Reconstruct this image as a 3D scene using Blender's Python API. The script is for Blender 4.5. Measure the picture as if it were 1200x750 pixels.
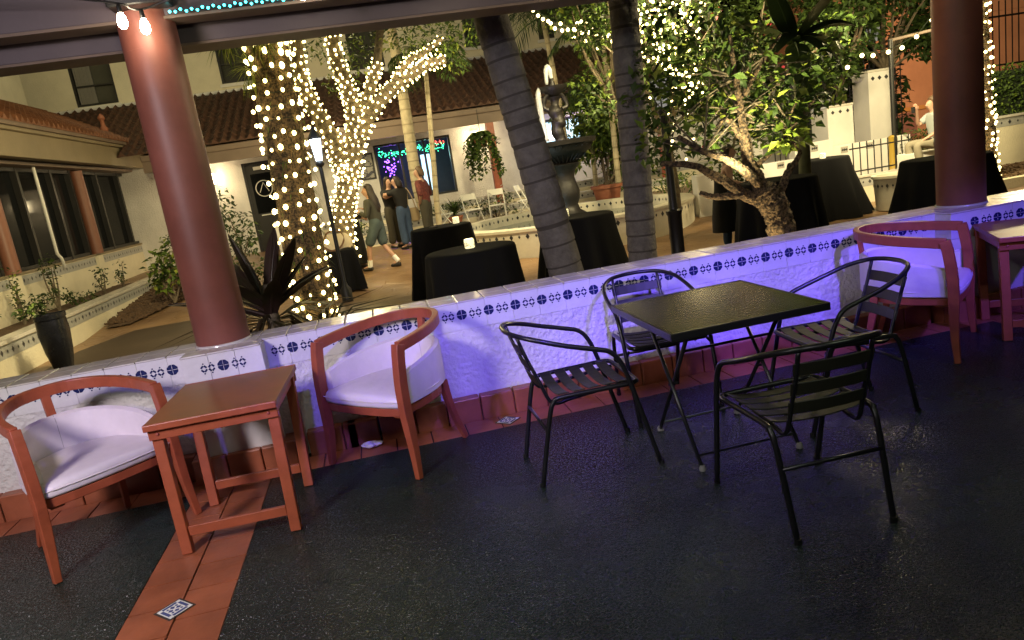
import bpy, bmesh, math, random
from mathutils import Vector, Matrix, Euler, Quaternion, noise

for _o in list(bpy.data.objects):
    bpy.data.objects.remove(_o)
SC = bpy.context.scene
COL = SC.collection
PI = math.pi

# ------------------------------------------------------------------ camera
CR = Vector((0.969303, -0.192293, -0.153215))
CU = Vector((0.187731, 0.176423, 0.966246))
CF = Vector((0.158771, 0.965349, -0.207107))
EYE = Vector((0, 0, 1.6))
FPX = 850.0
cam_d = bpy.data.cameras.new('camera')
cam = bpy.data.objects.new('camera', cam_d)
COL.objects.link(cam)
cam.matrix_world = Matrix(((CR.x, CU.x, -CF.x, EYE.x), (CR.y, CU.y, -CF.y, EYE.y), (CR.z, CU.z, -CF.z, EYE.z), (0, 0, 0, 1)))
cam_d.sensor_fit = 'HORIZONTAL'
cam_d.sensor_width = 36
cam_d.lens = FPX / 1200 * 36
cam_d.clip_start = 0.05
cam_d.clip_end = 500
SC.camera = cam

# ------------------------------------------------------------------ world, sun, exposure
W = bpy.data.worlds.new('World')
SC.world = W
W.use_nodes = True
_bg = W.node_tree.nodes['Background']
_sky = W.node_tree.nodes.new('ShaderNodeTexSky')
_sky.sky_type = 'NISHITA'
_sky.sun_disc = False
_sky.sun_elevation = math.radians(-6)
_sky.sun_rotation = math.radians(200)
W.node_tree.links.new(_sky.outputs[0], _bg.inputs[0])
_bg.inputs[1].default_value = 0.10
SC.view_settings.view_transform = 'Standard'
SC.view_settings.look = 'None'
SC.view_settings.exposure = 0.55
SC.view_settings.gamma = 1.0
SC.view_settings.use_curve_mapping = False
SC.render.engine = 'CYCLES'
SC.cycles.use_denoising = True
SC.cycles.sample_clamp_indirect = 3.0
SC.cycles.max_bounces = 6
SC.cycles.use_light_tree = True


def lamp(name, kind, loc, energy, color=(1, 1, 1), radius=0.1, target=None, spot=None, blend=0.6, size=None, parent=None):
    d = bpy.data.lights.new(name, kind)
    d.energy = energy
    d.color = color
    if kind in ('POINT', 'SPOT'):
        d.shadow_soft_size = radius
    if kind == 'SPOT':
        d.spot_size = math.radians(spot or 90)
        d.spot_blend = blend
    if kind == 'AREA' and size:
        d.shape = 'RECTANGLE'
        d.size, d.size_y = size
    o = bpy.data.objects.new(name, d)
    COL.objects.link(o)
    o.location = loc
    if target is not None:
        o.rotation_euler = (Vector(target) - Vector(loc)).to_track_quat('-Z', 'Y').to_euler()
    if parent:
        o.parent = parent
    return o


WARM = (1.0, 0.80, 0.50)
GOLD = (1.0, 0.82, 0.44)
PURP = (0.15, 0.075, 1.0)
moon = lamp('moon_sun', 'SUN', (0, 0, 30), 0.01, (1, 0.95, 0.88), target=(4, 8, 0))
moon.data.angle = math.radians(0.5)
# terrace spots hung under the patio ceiling, with unseen fill points
lamp('ceiling_spot', 'SPOT', (-2.7, 0.5, 2.6), 420, (1.0, 0.87, 0.93), 0.35, (-1.1, 4.5, 0.5), 92, 1.0)
lamp('ceiling_spot', 'SPOT', (0.7, -0.4, 2.6), 80, (0.98, 0.90, 0.94), 0.25, (1.3, 4.5, 0.95), 46, 1.0)
for _x, _e in ((-1.5, 90), (-0.35, 260), (0.75, 480), (1.75, 620), (2.75, 640), (3.7, 500), (4.9, 300)):
    lamp('purple_spot', 'SPOT', (_x - 0.2, 1.3, 2.6), _e, PURP, 0.06, (_x, 4.6, 0.30), 27, 1.0)
lamp('terrace_fill', 'POINT', (-0.2, 1.3, 2.6), 20, (0.78, 1.0, 0.74), 0.04)  # unseen fill pair, added to brighten the terrace floor
lamp('terrace_fill', 'POINT', (2.6, 0.9, 2.6), 18, (0.84, 1.0, 0.68), 0.04)
lamp('ceiling_downlight', 'SPOT', (0.30, 2.35, 2.95), 46, (0.92, 1.0, 0.66), 0.05, (0.30, 2.4, 0.0), 44, 1.0)
lamp('ceiling_downlight', 'SPOT', (2.75, 2.4, 2.95), 40, (1.0, 0.92, 0.56), 0.05, (2.75, 2.45, 0.0), 46, 1.0)
lamp('ceiling_downlight', 'SPOT', (-1.9, 2.6, 2.95), 22, (0.92, 1.0, 0.80), 0.05, (-1.9, 2.7, 0.0), 50, 1.0)
# unseen courtyard fill added to brighten it, spots aimed away from the terrace
lamp('courtyard_fill_spot', 'SPOT', (-2.7, 9.3, 3.2), 720, GOLD, 0.25, (-5.6, 14.6, 0.4), 125, 0.9)
lamp('courtyard_fill', 'POINT', (-0.6, 16.6, 3.4), 250, GOLD, 0.4)
lamp('courtyard_fill_spot', 'SPOT', (5.6, 11.6, 4.6), 1700, GOLD, 0.3, (4.8, 15.5, 0.2), 130, 0.9)
lamp('courtyard_fill_spot', 'SPOT', (1.6, 11.4, 4.3), 750, GOLD, 0.3, (3.0, 15.6, 0.0), 110, 0.9)
lamp('courtyard_fill_spot', 'SPOT', (8.0, 10.2, 3.7), 1500, GOLD, 0.25, (10.0, 14.8, 0.9), 120, 0.9)
lamp('courtyard_fill_spot', 'SPOT', (6.6, 7.4, 3.3), 330, GOLD, 0.2, (4.2, 7.0, 2.3), 85, 0.9)
lamp('courtyard_fill', 'POINT', (12.8, 12.6, 3.4), 260, GOLD, 0.3)
lamp('upper_wall_lamp', 'POINT', (-5.2, 19.6, 6.6), 52, (0.95, 0.90, 0.55), 0.4)
lamp('upper_wall_lamp', 'POINT', (2.6, 19.6, 6.8), 42, (1.0, 0.92, 0.70), 0.4)
lamp('orange_flood', 'SPOT', (19.0, 19.5, 3.4), 700, (1.0, 0.56, 0.26), 0.3, (21.0, 25, 2.4), 130, 0.7)
lamp('tree_uplight', 'SPOT', (2.75, 6.25, -0.1), 120, (1.0, 0.78, 0.38), 0.03, (3.6, 6.25, 1.0), 75, 0.6)
lamp('foliage_flood', 'SPOT', (3.0, 5.45, 0.95), 320, (1.0, 0.88, 0.46), 0.06, (3.9, 6.7, 2.9), 74, 0.8)


# ------------------------------------------------------------------ geometry helpers
def at(px, py, Y):
    """point on the plane y = Y seen at a photo pixel (1200 x 750)"""
    d = CR * ((px - 600) / FPX) + CU * (-(py - 375) / FPX) + CF
    return EYE + d * (Y / d.y)


def frames(pts, closed=False):
    n = len(pts)
    tang = []
    for i in range(n):
        if closed:
            t = pts[(i + 1) % n] - pts[i - 1]
        else:
            t = pts[min(i + 1, n - 1)] - pts[max(i - 1, 0)]
        tang.append(t.normalized() if t.length > 1e-9 else Vector((0, 0, 1)))
    up = Vector((0, 0, 1)) if abs(tang[0].z) < 0.9 else Vector((1, 0, 0))
    a = tang[0].cross(up).normalized()
    out = []
    for i in range(n):
        if i:
            a = a - tang[i] * a.dot(tang[i])
            if a.length < 1e-6:
                a = tang[i].orthogonal()
            a.normalize()
        out.append((a.copy(), tang[i].cross(a).normalized()))
    return out


def smooth_path(pts, sub=4, closed=False):
    """Catmull-Rom through the points"""
    P = [Vector(p) for p in pts]
    n = len(P)
    out = []
    segs = n if closed else n - 1
    for i in range(segs):
        p1, p2 = P[i], P[(i + 1) % n]
        p0 = P[i - 1] if (closed or i > 0) else p1 * 2 - p2
        p3 = P[(i + 2) % n] if (closed or i + 2 < n) else p2 * 2 - p1
        for k in range(sub):
            t = k / sub
            out.append(0.5 * ((2 * p1) + (p2 - p0) * t + (2 * p0 - 5 * p1 + 4 * p2 - p3) * t * t + (3 * p1 - p0 - 3 * p2 + p3) * t ** 3))
    if not closed:
        out.append(P[-1])
    return out


class MB:
    def __init__(s):
        s.v, s.f, s.m = [], [], []

    def add(s, vs, fs, mat=0):
        b = len(s.v)
        s.v += [tuple(x) for x in vs]
        s.f += [tuple(b + i for i in f) for f in fs]
        s.m += [mat] * len(fs)

    def box(s, c, size, rot=None, mat=0):
        hx, hy, hz = size[0] / 2, size[1] / 2, size[2] / 2
        c = Vector(c)
        R = rot.to_matrix() if isinstance(rot, (Euler, Quaternion)) else (Matrix.Rotation(rot, 3, 'Z') if rot else None)
        vs = []
        for x, y, z in ((-1, -1, -1), (1, -1, -1), (1, 1, -1), (-1, 1, -1), (-1, -1, 1), (1, -1, 1), (1, 1, 1), (-1, 1, 1)):
            p = Vector((x * hx, y * hy, z * hz))
            vs.append(c + (R @ p if R else p))
        s.add(vs, ((0, 3, 2, 1), (4, 5, 6, 7), (0, 1, 5, 4), (1, 2, 6, 5), (2, 3, 7, 6), (3, 0, 4, 7)), mat)
        return s

    def bx(s, x0, x1, y0, y1, z0, z1, mat=0):
        return s.box(((x0 + x1) / 2, (y0 + y1) / 2, (z0 + z1) / 2), (x1 - x0, y1 - y0, z1 - z0), None, mat)

    def loft(s, rings, cap=True, closed=False, mat=0):
        n = len(rings[0])
        vs = [p for r in rings for p in r]
        fs = []
        k = len(rings)
        for i in range(k if closed else k - 1):
            j = (i + 1) % k
            for q in range(n):
                fs.append((i * n + q, i * n + (q + 1) % n, j * n + (q + 1) % n, j * n + q))
        if cap and not closed:
            fs.append(tuple(reversed(range(n))))
            fs.append(tuple((k - 1) * n + q for q in range(n)))
        s.add(vs, fs, mat)
        return s

    def tube(s, pts, r, n=8, closed=False, cap=True, mat=0):
        pts = [Vector(p) for p in pts]
        fr = frames(pts, closed)
        rr = r if isinstance(r, (list, tuple)) else [r] * len(pts)
        rings = []
        for p, (a, b), q in zip(pts, fr, rr):
            rings.append([p + a * (q * math.cos(2 * PI * k / n)) + b * (q * math.sin(2 * PI * k / n)) for k in range(n)])
        return s.loft(rings, cap, closed, mat)

    def strip(s, pts, w, h, up=(0, 0, 1), mat=0):
        """rectangular bar swept along pts; h along up, w across. w,h scalar or lists"""
        pts = [Vector(p) for p in pts]
        n = len(pts)
        rings = []
        for i, p in enumerate(pts):
            t = (pts[min(i + 1, n - 1)] - pts[max(i - 1, 0)]).normalized()
            u = Vector(up[i] if isinstance(up, list) else up)
            side = t.cross(u).normalized()
            uu = side.cross(t).normalized()
            ww = (w[i] if isinstance(w, list) else w) / 2
            hh = (h[i] if isinstance(h, list) else h) / 2
            rings.append([p - side * ww - uu * hh, p + side * ww - uu * hh, p + side * ww + uu * hh, p - side * ww + uu * hh])
        return s.loft(rings, True, False, mat)

    def lathe(s, prof, n=24, c=(0, 0, 0), mat=0, sq=None):
        c = Vector(c)
        rings = []
        for r, z in prof:
            ring = []
            for k in range(n):
                a = 2 * PI * k / n
                q = r
                ring.append(c + Vector((q * math.cos(a), q * math.sin(a), z)))
            rings.append(ring)
        return s.loft(rings, True, False, mat)

    def blob(s, c, r, n=10, m=6, mat=0):
        c = Vector(c)
        r = Vector(r) if not isinstance(r, (int, float)) else Vector((r, r, r))
        rings = []
        for i in range(m + 1):
            th = PI * (0.03 + 0.94 * i / m)
            rings.append([c + Vector((r.x * math.sin(th) * math.cos(2 * PI * k / n), r.y * math.sin(th) * math.sin(2 * PI * k / n), -r.z * math.cos(th))) for k in range(n)])
        return s.loft(rings, True, False, mat)

    def leaf(s, p, d, nrm, L, Wd, mat=0, droop=0.15):
        d = d.normalized()
        side = d.cross(nrm)
        if side.length < 1e-4:
            side = d.orthogonal()
        side.normalize()
        u = side.cross(d)
        a = p
        tip = p + d * L - u * (droop * L)
        m1 = p + d * (L * .42) + side * (Wd / 2) + u * (Wd * .12)
        m2 = p + d * (L * .42) - side * (Wd / 2) + u * (Wd * .12)
        mid = p + d * (L * .45)
        s.add([a, m1, tip, mid, m2], ((0, 1, 2, 3), (0, 3, 2, 4)), mat)

    def build(s, name, mats, parent=None, smooth=False, bevel=None, seg=2):
        me = bpy.data.meshes.new(name)
        me.from_pydata(s.v, [], s.f)
        ms = mats if isinstance(mats, (list, tuple)) else [mats]
        for m in ms:
            me.materials.append(m)
        if len(ms) > 1:
            me.polygons.foreach_set('material_index', s.m)
        if smooth:
            me.polygons.foreach_set('use_smooth', [True] * len(me.polygons))
        me.update()
        o = bpy.data.objects.new(name, me)
        COL.objects.link(o)
        if parent:
            o.parent = parent
        if bevel:
            b = o.modifiers.new('bevel', 'BEVEL')
            b.width = bevel
            b.segments = seg
            b.limit_method = 'ANGLE'
            b.angle_limit = math.radians(40)
        if smooth and smooth != 'full':
            try:
                me.set_sharp_from_angle(angle=math.radians(45))
            except Exception:
                pass
        return o


def tag(o, label=None, cat=None, group=None, kind=None):
    if label:
        o['label'] = label
    if cat:
        o['category'] = cat
    if group:
        o['group'] = group
    if kind:
        o['kind'] = kind
    return o


def thing(name, label, cat, loc=(0, 0, 0), rotz=0.0, group=None):
    o = bpy.data.objects.new(name, None)
    o.empty_display_size = 0.1
    COL.objects.link(o)
    o.location = loc
    o.rotation_euler = (0, 0, rotz)
    return tag(o, label, cat, group)


def dup(root, loc, rotz, label, group=None, rot=None):
    def cp(o, par):
        c = o.copy()
        COL.objects.link(c)
        if par:
            c.parent = par
        for ch in [x for x in bpy.data.objects if x.parent == o]:
            cp(ch, c)
        return c
    r = cp(root, None)
    r.location = loc
    r.rotation_euler = rot or (0, 0, rotz)
    r['label'] = label
    if group:
        r['group'] = group
    return r


# ------------------------------------------------------------------ materials
MATS = {}


def mat(name, col, rough=0.6, metal=0.0, bump=0.0, bscale=40.0, bdist=0.02, var=0.0, vscale=6.0, col2=None, spec=0.5, coat=0.0,
        rvar=0.0, emit=None, estr=0.0, detail=4.0, thresh=None, sss=0.0, trans=0.0, nosample=False):
    m = bpy.data.materials.new(name)
    m.use_nodes = True
    nt = m.node_tree
    b = nt.nodes['Principled BSDF']
    b.inputs['Base Color'].default_value = (*col, 1)
    b.inputs['Roughness'].default_value = rough
    b.inputs['Metallic'].default_value = metal
    b.inputs['Specular IOR Level'].default_value = spec
    b.inputs['Coat Weight'].default_value = coat
    if trans:
        b.inputs['Transmission Weight'].default_value = trans
    tc = nt.nodes.new('ShaderNodeTexCoord')
    if var or col2:
        n = nt.nodes.new('ShaderNodeTexNoise')
        n.inputs['Scale'].default_value = vscale
        n.inputs['Detail'].default_value = 6
        n.inputs['Roughness'].default_value = 0.65
        nt.links.new(tc.outputs['Object'], n.inputs['Vector'])
        r = nt.nodes.new('ShaderNodeValToRGB')
        c2 = col2 or tuple(c * (1 - var) for c in col)
        lo, hi = thresh or (0.35, 0.65)
        r.color_ramp.elements[0].position = lo
        r.color_ramp.elements[1].position = hi
        r.color_ramp.elements[0].color = (*c2, 1)
        r.color_ramp.elements[1].color = (*col, 1)
        nt.links.new(n.outputs['Fac'], r.inputs['Fac'])
        nt.links.new(r.outputs['Color'], b.inputs['Base Color'])
        if rvar:
            mr = nt.nodes.new('ShaderNodeMapRange')
            mr.inputs['To Min'].default_value = max(0.02, rough - rvar)
            mr.inputs['To Max'].default_value = min(1, rough + rvar)
            nt.links.new(n.outputs['Fac'], mr.inputs['Value'])
            nt.links.new(mr.outputs['Result'], b.inputs['Roughness'])
    if bump:
        n2 = nt.nodes.new('ShaderNodeTexNoise')
        n2.inputs['Scale'].default_value = bscale
        n2.inputs['Detail'].default_value = detail
        nt.links.new(tc.outputs['Object'], n2.inputs['Vector'])
        bp = nt.nodes.new('ShaderNodeBump')
        bp.inputs['Strength'].default_value = bump
        bp.inputs['Distance'].default_value = bdist
        nt.links.new(n2.outputs['Fac'], bp.inputs['Height'])
        nt.links.new(bp.outputs['Normal'], b.inputs['Normal'])
    if emit:
        b.inputs['Emission Color'].default_value = (*emit, 1)
        b.inputs['Emission Strength'].default_value = estr
        if nosample:
            m.cycles.emission_sampling = 'NONE'
    MATS[name] = m
    return m


M_stucco = mat('white_stucco', (.74, .72, .69), .85, bump=1.0, bscale=30, bdist=.024, var=.16, vscale=2.2, detail=8)
M_stucco_y = mat('cream_stucco', (.72, .66, .50), .85, bump=.45, bscale=30, var=.12, vscale=1.6)
M_smooth_white = mat('smooth_white_plaster', (.72, .70, .67), .6, bump=.12, bscale=30, var=.06, vscale=3)
M_tilewhite = mat('white_glazed_tile', (.74, .74, .74), .22, bump=.05, bscale=18, var=.08, vscale=7)
M_bandtile = mat('band_tile', (.72, .71, .70), .5, bump=.35, bscale=34, bdist=.012, var=.10, vscale=5)
M_grout = mat('grey_grout', (.35, .33, .30), .9)
M_cap = mat('glazed_cap_tile', (.62, .59, .53), .20, bump=.12, bscale=9, var=.15, vscale=8, rvar=.08)
M_blue = mat('navy_glaze', (.018, .025, .10), .25)
M_blue2 = mat('slate_blue_glaze', (.07, .09, .22), .25)
M_bandgrey = mat('pale_grey_band_tile', (.40, .40, .38), .4, var=.2, vscale=9)
M_darktile = mat('dark_tile_glaze', (.03, .03, .035), .3)
M_terra = mat('terracotta_tile', (.35, .105, .048), .38, bump=.15, bscale=14, var=.35, vscale=5, rvar=.12)
M_terrag = mat('dark_grout', (.045, .03, .025), .9)
M_black_floor = None
M_wood = mat('terracotta_painted_wood', (.37, .087, .036), .42, bump=.10, bscale=30, var=.22, vscale=11, rvar=.08)
M_tabletop = mat('worn_tan_tabletop', (.29, .105, .036), .42, bump=.05, bscale=5, col2=(.17, .066, .022), vscale=2.6, rvar=.10, spec=.35)
M_vinyl = mat('off_white_vinyl', (.76, .70, .69), .42, bump=.30, bscale=9, var=.14, vscale=3.5, rvar=.06)
M_black = mat('black_powder_coat', (.010, .010, .012), .30, bump=.05, bscale=60)
M_slat = mat('olive_black_slat', (.024, .023, .015), .5, bump=.03, bscale=50, var=.2, vscale=4)
M_bolt = mat('painted_bolt', (.30, .07, .05), .4)
M_rubber = mat('grey_rubber', (.20, .20, .19), .7)
M_column = mat('maroon_painted_column', (.225, .074, .052), .5, bump=.12, bscale=7, var=.30, vscale=2.0, rvar=.08)
M_post = mat('salmon_painted_post', (.22, .088, .055), .5, var=.1)
M_beam = mat('plum_painted_beam', (.085, .062, .072), .6, bump=.08, bscale=18, var=.15, vscale=2)
M_soffit = mat('brown_soffit', (.16, .11, .085), .7, bump=.08, bscale=10, var=.2)
M_paver = None
M_bark_palm = mat('grey_palm_bark', (.16, .145, .148), .9, bump=.8, bscale=34, var=.4, vscale=9, detail=8)
M_bark_pale = mat('pale_palm_bark', (.42, .36, .24), .8, bump=.4, bscale=18, var=.3, vscale=8)
M_ring = mat('dark_ring_scar', (.060, .052, .052), .9)
M_ring_pale = mat('pale_ring_scar', (.24, .20, .13), .9)
M_bark = mat('rough_brown_bark', (.15, .098, .055), .95, bump=1.0, bscale=34, bdist=.03, col2=(.020, .014, .010), vscale=38, detail=8, thresh=(.42, .58))
M_bark2 = mat('grey_brown_bark', (.19, .15, .10), .9, bump=.9, bscale=20, var=.6, vscale=14)
M_cloth = mat('black_tablecloth', (.010, .010, .011), .95, bump=.1, bscale=120, spec=.12)
M_roof = mat('clay_roof_tile', (.095, .038, .019), .7, bump=.2, bscale=10, var=.5, vscale=4)
M_fascia = mat('tan_painted_fascia', (.25, .20, .125), .6, bump=.06, bscale=8, var=.15, vscale=2)
M_fascia_d = mat('brown_painted_fascia', (.20, .145, .11), .6, bump=.06, bscale=8, var=.15, vscale=2)
M_frame = mat('dark_bronze_frame', (.014, .013, .012), .5)
M_glass = mat('dark_window_glass', (.008, .009, .010), .07, spec=.03, bump=.03, bscale=1.5)
M_glass_d = mat('dull_window_glass', (.06, .062, .05), .2, spec=.6, var=.3, vscale=1.2)
M_curtain = mat('grey_curtain', (.20, .19, .17), .9, bump=.3, bscale=12)
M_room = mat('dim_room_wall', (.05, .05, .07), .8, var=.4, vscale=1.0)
M_iron = mat('black_iron', (.012, .012, .013), .45)
M_orange = mat('salmon_stucco', (.62, .36, .24), .8, bump=.2, bscale=14, var=.15, vscale=1.2)
M_pot = mat('terracotta_pot', (.36, .13, .07), .7, bump=.1, bscale=12, var=.25)
M_pot_dark = mat('glossy_black_pot', (.014, .015, .020), .25, bump=.1, bscale=8, var=.4)
M_soil = mat('bark_mulch', (.13, .075, .04), .95, bump=1.0, bscale=30, var=.6, vscale=25)
M_water = mat('pool_water', (.05, .11, .12), .05, bump=.35, bscale=7, spec=.6)
M_stone = mat('dark_cast_stone', (.010, .008, .008), .5, bump=.35, bscale=24, var=.5, vscale=6)
M_spout = mat('white_water', (.55, .58, .62), .15, bump=.6, bscale=30, spec=.8, trans=.25)
M_whitemetal = mat('white_chair_enamel', (.78, .77, .72), .4)
M_skin = mat('skin', (.46, .27, .19), .55, var=.08, vscale=8)
M_hair = mat('dark_brown_hair', (.020, .013, .010), .5, bump=.5, bscale=60)
M_hair_b = mat('light_brown_hair', (.10, .062, .035), .5, bump=.5, bscale=60)
M_olive = mat('olive_knit', (.040, .040, .030), .9, bump=.2, bscale=40)
M_denim = mat('blue_denim', (.045, .08, .16), .9, bump=.2, bscale=50, var=.3)
M_denim_g = mat('faded_grey_denim', (.06, .085, .09), .9, bump=.2, bscale=50, var=.3)
M_blackshirt = mat('black_cotton', (.012, .012, .013), .9, bump=.15, bscale=40)
M_maroon = mat('maroon_plaid', (.16, .035, .030), .9, var=.6, vscale=22)
M_darkpants = mat('dark_olive_trousers', (.045, .040, .028), .9, bump=.1)
M_shirtw = mat('pale_grey_shirt', (.34, .37, .37), .9, bump=.1, bscale=20)
M_khaki = mat('khaki_cotton', (.26, .23, .17), .9, bump=.1, bscale=20)
M_shoe = mat('black_shoe', (.015, .014, .014), .5)
M_sock = mat('white_sock', (.75, .74, .70), .9)
M_tan = mat('tan_canvas', (.42, .32, .19), .8, bump=.2, bscale=30)
M_cream = mat('cream_leather', (.66, .55, .36), .5, bump=.1, bscale=20)
M_strap = mat('brown_strap', (.20, .10, .04), .5)
M_red = mat('bougainvillea_red', (.30, .02, .04), .7)
M_cordy = mat('dark_burgundy_leaf', (.050, .022, .026), .4, col2=(.035, .035, .012), vscale=3)
M_banana = mat('banana_leaf', (.10, .16, .05), .45, var=.3, vscale=3)
LEAF = [mat('leaf_dark', (.026, .048, .010), .6, spec=.25), mat('leaf_mid', (.052, .090, .015), .6, spec=.25), mat('leaf_light', (.11, .165, .022), .55, spec=.3),
        mat('leaf_yellow', (.22, .26, .04), .55, spec=.3)]
M_palmleaf = [mat('palm_leaf_dark', (.028, .055, .016), .55, spec=.3), mat('palm_leaf_mid', (.070, .105, .024), .55, spec=.3), mat('palm_leaf_dry', (.22, .17, .07), .7)]
M_bulb = mat('lit_bulb', (1, .9, .7), .3, emit=(1.0, .77, .27), estr=9.0)
M_bulb_edison = mat('lit_edison_bulb', (1, .9, .7), .3, emit=(1.0, .83, .56), estr=55.0)
M_teal = mat('teal_led', (.2, .9, .9), .3, emit=(.05, .75, .85), estr=6.0, nosample=True)
M_candle = mat('lit_candle_jar', (.8, .8, .6), .3, emit=(1.0, .88, .50), estr=.75)
M_candle_dot = mat('jar_pattern', (.5, .5, .4), .3, emit=(1.0, .80, .30), estr=.22, nosample=True)
M_sconce = mat('lit_sconce_glass', (.9, .85, .7), .3, emit=(1.0, .80, .45), estr=9.0)
M_lampglass = mat('lit_lantern_glass', (.8, .85, .9), .3, emit=(.78, .90, 1.0), estr=6.0)
M_lampglass_d = mat('dim_lantern_glass', (.35, .36, .36), .3, emit=(.8, .8, .75), estr=.15)
M_green = mat('green_led', (.1, .9, .4), .3, emit=(.05, .95, .40), estr=3.5, nosample=True)
M_redled = mat('red_led', (.9, .1, .1), .3, emit=(1.0, .12, .08), estr=3.0, nosample=True)
M_purled = mat('purple_led', (.3, .1, .9), .3, emit=(.25, .08, 1.0), estr=5.0, nosample=True)
M_screen = mat('lit_window_glow', (.6, .8, .9), .3, emit=(.60, .88, 1.0), estr=1.1, col2=(.1, .3, .4), vscale=5)
M_wire = mat('dark_green_wire', (.010, .018, .010), .6)
M_socket = mat('black_socket', (.012, .012, .012), .4)
M_paper = mat('white_paper', (.72, .70, .66), .8)
M_photo = mat('framed_print', (.30, .29, .25), .25, col2=(.03, .03, .04), vscale=9, thresh=(.47, .53))
M_yellow = mat('yellow_plastic', (.38, .25, .03), .5)
M_hedge = mat('hedge_core', (.012, .022, .008), .9)
M_basin = mat('fountain_plaster', (.68, .63, .50), .7, bump=.2, bscale=24, var=.1)

# speckled glossy bistro table top
M_speck = mat('speckled_black_top', (.006, .006, .0062), .20, bump=.5, bscale=60, bdist=.006, spec=.3, col2=(.022, .020, .014), vscale=60, thresh=(.30, .42), detail=6)


def floor_mat():
    m = mat('black_painted_concrete', (.011, .0165, .0165), .27)
    nt = m.node_tree
    b = nt.nodes['Principled BSDF']
    tc = nt.nodes.new('ShaderNodeTexCoord')

    def nz(scale, detail, rough=.6):
        n = nt.nodes.new('ShaderNodeTexNoise')
        n.inputs['Scale'].default_value = scale
        n.inputs['Detail'].default_value = detail
        n.inputs['Roughness'].default_value = rough
        nt.links.new(tc.outputs['Object'], n.inputs['Vector'])
        return n.outputs['Fac']

    def mp(src, a0, a1, b0, b1):
        r = nt.nodes.new('ShaderNodeMapRange')
        for k, v in zip(('From Min', 'From Max', 'To Min', 'To Max'), (a0, a1, b0, b1)):
            r.inputs[k].default_value = v
        nt.links.new(src, r.inputs['Value'])
        return r.outputs['Result']

    def mth(op, x, y):
        r = nt.nodes.new('ShaderNodeMath')
        r.operation = op
        for i_, v in enumerate((x, y)):
            if isinstance(v, (int, float)):
                r.inputs[i_].default_value = v
            else:
                nt.links.new(v, r.inputs[i_])
        return r.outputs[0]

    def mix(f, c0, c1):
        r = nt.nodes.new('ShaderNodeMix')
        r.data_type = 'RGBA'
        nt.links.new(f, r.inputs['Factor'])
        for nm, v in (('A', c0), ('B', c1)):
            sk = [q for q in r.inputs if q.name == nm and q.type == 'RGBA'][0]
            if isinstance(v, tuple):
                sk.default_value = (*v, 1)
            else:
                nt.links.new(v, sk)
        return [q for q in r.outputs if q.type == 'RGBA'][0]
    big = nz(.9, 5)
    c = mix(mp(big, .38, .62, 0, 1), (.0085, .0180, .0165), (.0155, .0275, .0225))
    worn = mp(mth('MULTIPLY', mp(nz(3.2, 8, .7), .56, .70, 0, 1), mp(nz(38, 4), .48, .60, 0, 1)), 0, 1, 0, .55)
    c = mix(worn, c, (.045, .048, .042))
    flecks = mth('MULTIPLY', mp(nz(55, 2), .715, .74, 0, 1), mp(nz(2.3, 4), .50, .60, 0, 1))
    c = mix(flecks, c, (.20, .20, .18))
    nt.links.new(c, b.inputs['Base Color'])
    nt.links.new(mp(nz(1.7, 7, .65), .32, .68, .12, .34), b.inputs['Roughness'])
    h = mth('ADD', mth('MULTIPLY', mp(nz(95, 1), .45, .75, 0, 1), 1.0), mth('MULTIPLY', nz(30, 4), .5))
    bp = nt.nodes.new('ShaderNodeBump')
    bp.inputs['Strength'].default_value = .8
    bp.inputs['Distance'].default_value = .010
    nt.links.new(h, bp.inputs['Height'])
    nt.links.new(bp.outputs['Normal'], b.inputs['Normal'])
    return m


M_black_floor = floor_mat()


def paver_mat():
    m = mat('stamped_brown_paving', (.27, .165, .085), .42, col2=(.16, .09, .045), vscale=1.3, rvar=.15)
    nt = m.node_tree
    b = nt.nodes['Principled BSDF']
    tc = nt.nodes.new('ShaderNodeTexCoord')
    vo = nt.nodes.new('ShaderNodeTexVoronoi')
    vo.feature = 'DISTANCE_TO_EDGE'
    vo.inputs['Scale'].default_value = 2.6
    nt.links.new(tc.outputs['Object'], vo.inputs['Vector'])
    mr = nt.nodes.new('ShaderNodeMapRange')
    mr.inputs['From Max'].default_value = .05
    nt.links.new(vo.outputs['Distance'], mr.inputs['Value'])
    bp = nt.nodes.new('ShaderNodeBump')
    bp.inputs['Strength'].default_value = .6
    bp.inputs['Distance'].default_value = .012
    nt.links.new(mr.outputs['Result'], bp.inputs['Height'])
    nt.links.new(bp.outputs['Normal'], b.inputs['Normal'])
    return m


M_paver = paver_mat()
rng = random.Random(7)

# ------------------------------------------------------------------ ground
YW = 4.65          # terrace face of the low wall
CAPZ = 0.79


def gz(y):         # courtyard level: rises gently towards the restaurant
    if y < 13:
        return -0.15
    return -0.15 + min(1.0, (y - 13) / 6.5) * 0.45


mb = MB()
ys = [5.0, 9, 13, 14, 15, 16, 17, 18, 19.5, 25, 60, 140]
xs = [-140, -40, -12, 0, 12, 40, 140]
vs, fs = [], []
for y in ys:
    for x in xs:
        vs.append((x, y, gz(y)))
nx = len(xs)
for j in range(len(ys) - 1):
    for i in range(nx - 1):
        a = j * nx + i
        fs.append((a, a + 1, a + nx + 1, a + nx))
mb.add(vs, fs)
tag(mb.build('ground', M_paver), kind='structure')
mb = MB()
mb.bx(-60, 60, -40, 5.0, -0.5, -0.012)
tag(mb.build('floor_slab', M_terrag), kind='structure')

# black painted floor panels
MATY = 4.32
panels = [(-1.328 - 4.52, -1.328), (-0.886, 4.13), (4.57, 9.2)]
mb = MB()
for x0, x1 in panels:
    mb.bx(x0, x1, -2.5, MATY, -0.04, 0.0)
tag(mb.build('terrace_floor', M_black_floor), kind='structure')
# terracotta border tiles, each one laid apart from the next
mb = MB()
T = 0.226


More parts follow.
